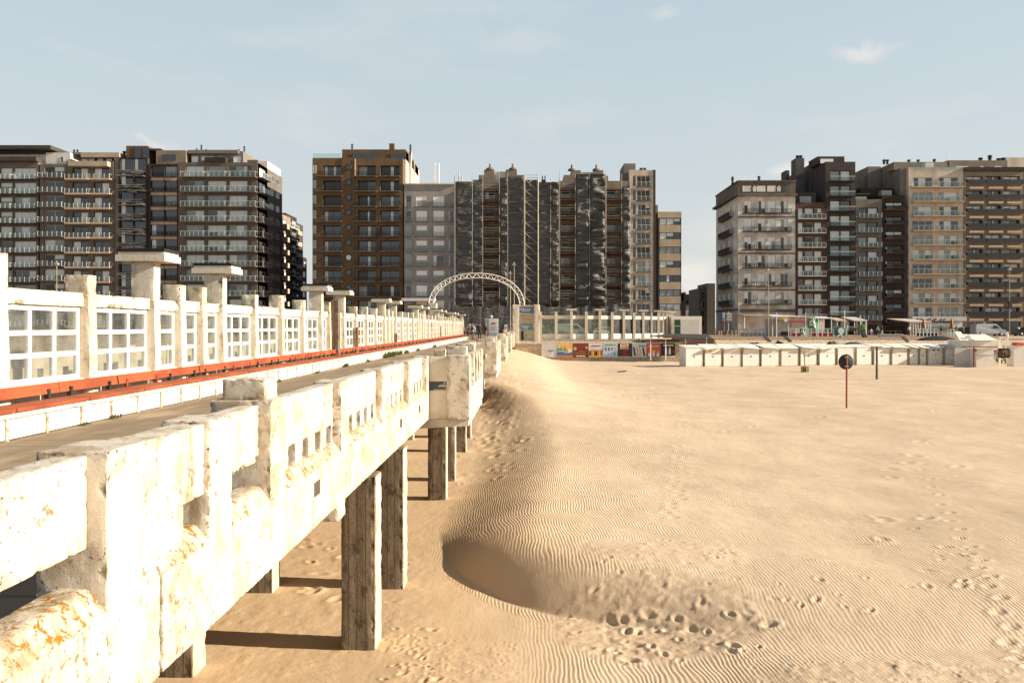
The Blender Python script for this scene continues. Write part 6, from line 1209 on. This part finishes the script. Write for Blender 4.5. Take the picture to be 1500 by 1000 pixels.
for px in (1340,1342.5,1345,1348,1351,1357,1361,1366,1369,1377,1382): a=rr.uniform(0,3); m.tube((WX(px,Yf),Yf-.03,WZ(468.2+math.sin(a),Yf)),(WX(px+2.6,Yf),Yf-.03,WZ(467+math.cos(a)*1.1,Yf)),.12,n=5)
m.build('lettering',cm((.10,.07,.06)),sf)
for px,Yf,lab in ((1353,131,'folded brown parasol on the terrace, left one of the two'),(1394,131,'folded brown parasol on the terrace, right one of the two')):
    t=thing('folded_parasol',lab,'parasol',(WX(px,Yf),Yf,gzp)); MB().tube((0,0,0),(0,0,2.9),.04).build('pole',galv,t); m=MB(); m.lathe([(.12,.9),(.30,1.1),(.26,1.7),(.2,2.4),(.05,2.85),(0,2.9)],(0,0,0),10); m.build('canopy',cm((.30,.14,.04)),t)
# sign posts at the street corner
t=thing('signpost','blue and white tourist sign on an orange-red post at the street corner','signpost'); Yf=135
MB().box(WX(1058.3,Yf),WX(1061.7,Yf),Yf-.1,Yf,WZ(470,Yf),WZ(457.5,Yf)).build('board',lblue,t); MB().box(WX(1059,Yf),WX(1061,Yf),Yf-.12,Yf-.1,WZ(468,Yf),WZ(465,Yf)).build('mark',blue,t); MB().tube((WX(1060.5,Yf),Yf,gzp),(WX(1060.5,Yf),Yf,WZ(470,Yf)),.08).build('post',cm((.45,.10,.04)),t)
t=thing('fingerpost','post with many small brown and white direction boards at the street corner','signpost')
MB().tube((WX(1066.8,Yf),Yf,gzp),(WX(1066.8,Yf),Yf,WZ(456,Yf)),.07).build('post',galv,t)
for k in range(6): MB().box(WX(1063.5+(k%3)*.8,Yf),WX(1071.5+(k%2)*2,Yf),Yf-.12,Yf-.06,WZ(460.2+2.05*k,Yf),WZ(458.7+2.05*k,Yf)).build('direction_board',cm((.38,.24,.15)) if k%2 else slab_w,t)
bp_=[1053.5,1057,1066,1072.5,1078,1084]
for i,px in enumerate(bp_):
    o=MB().box(WX(px,132)-.1,WX(px,132)+.1,132,132.2,gzp,.9).build('bollard',tanc); tag(o,'short tan bollard on the promenade, %s from the left by the street corner'%ORD[i],'bollard','bollards by the street corner')
# street lamps
def lamp(px,Yf,top,lab,h2=None,base=gzp,two=False):
    t=thing('street_lamp',lab,'street lamp',(WX(px,Yf),Yf,base)); H=WZ(top,Yf)-base; m=MB(); m.tube((0,0,0),(0,0,H),.09,.06,8); m.build('pole',plain('lamp_pole',(.30,.26,.19),.6) if 'lamp_pole' not in bpy.data.materials else bpy.data.materials['lamp_pole'],t)
    m=MB(); m.box(-.25,.25,-.25,.25,H,H+.28); m.lathe([(0,.28),(.12,.35),(0,.5)],(0,0,H),8); m.build('lamp_head',galv,t)
    if two: m=MB(); m.box(-.28,.28,-.3,.0,H*.42,H*.42+1.2); m.build('control_box',dark_metal,t)
    else: m=MB(); m.box(-.35,.35,-.05,.05,H*.78,H*.78+.1); m.build('arm',galv,t)
lamp(1478.5,128,396,'tall tan lamp post with a dark box halfway, before the brown tower at right',two=True)
lamp(1125.5,126,398,'tall thin lamp post in front of the grimy white old building')
lamp(83,120,388,'lamp post seen above the wind screen at the left'); lamp(753,118,389,'thin lamp post between the arch and the scaffolding'); lamp(747.5,122,402,'shorter post directly left of the lamp post by the arch')
# extra things seen beyond the promenade glass: hedge and planters
lf=plain('hedge_leaf',(.10,.14,.03),.7,var=.6,scale=6)
def shrub(px,Yf,z,w_,h,lab,n=500):
    t=thing('shrub',lab,'shrub',(WX(px,Yf),Yf,z)); r_=random.Random(px); m=MB()
    for k in range(n):
        a=r_.uniform(0,6.28); q=r_.random()**.5*w_; zz=r_.uniform(.05,1)*h*(1-(q/w_)**2*.55); c=Vector((math.cos(a)*q,math.sin(a)*q*.7,zz)); u=Vector((r_.uniform(-1,1),r_.uniform(-1,1),r_.uniform(-1,1))).normalized()*.11; v=u.orthogonal().normalized()*.08; m.add([c-u,c-v,c+u,c+v],[(0,1,2,3)])
    m.build('foliage',lf,t); MB().tube((0,0,-.2),(0,0,h*.6),.05).build('stem',rockm,t)
shrub(800,108,0,1.6,1.7,'green shrub behind the first pane of the promenade screens'); shrub(905,112,0,1.1,2.6,'yellow-green shrub behind the middle of the promenade screens'); shrub(822,110,0,1.5,.9,'low green shrub behind the second pane of the promenade screens'); shrub(851,111,0,1.2,.8,'low shrub in front of the pale van behind the screens'); shrub(935,97.6,-.5,.8,.6,'small green plant on the ledge right of the banners',200); shrub(1466,90,-2.5,1.2,1.9,'green shrub under the left end of the pergola')
shrub(1400,150,gzp,.01+.5,1.5,'small dark shrub near the shutter under the cream tower',150)
for o in bpy.data.objects:
    if 'label' in o and len(o['label'].split())>16: print('LONG',o.name,len(o['label'].split()),o['label'])
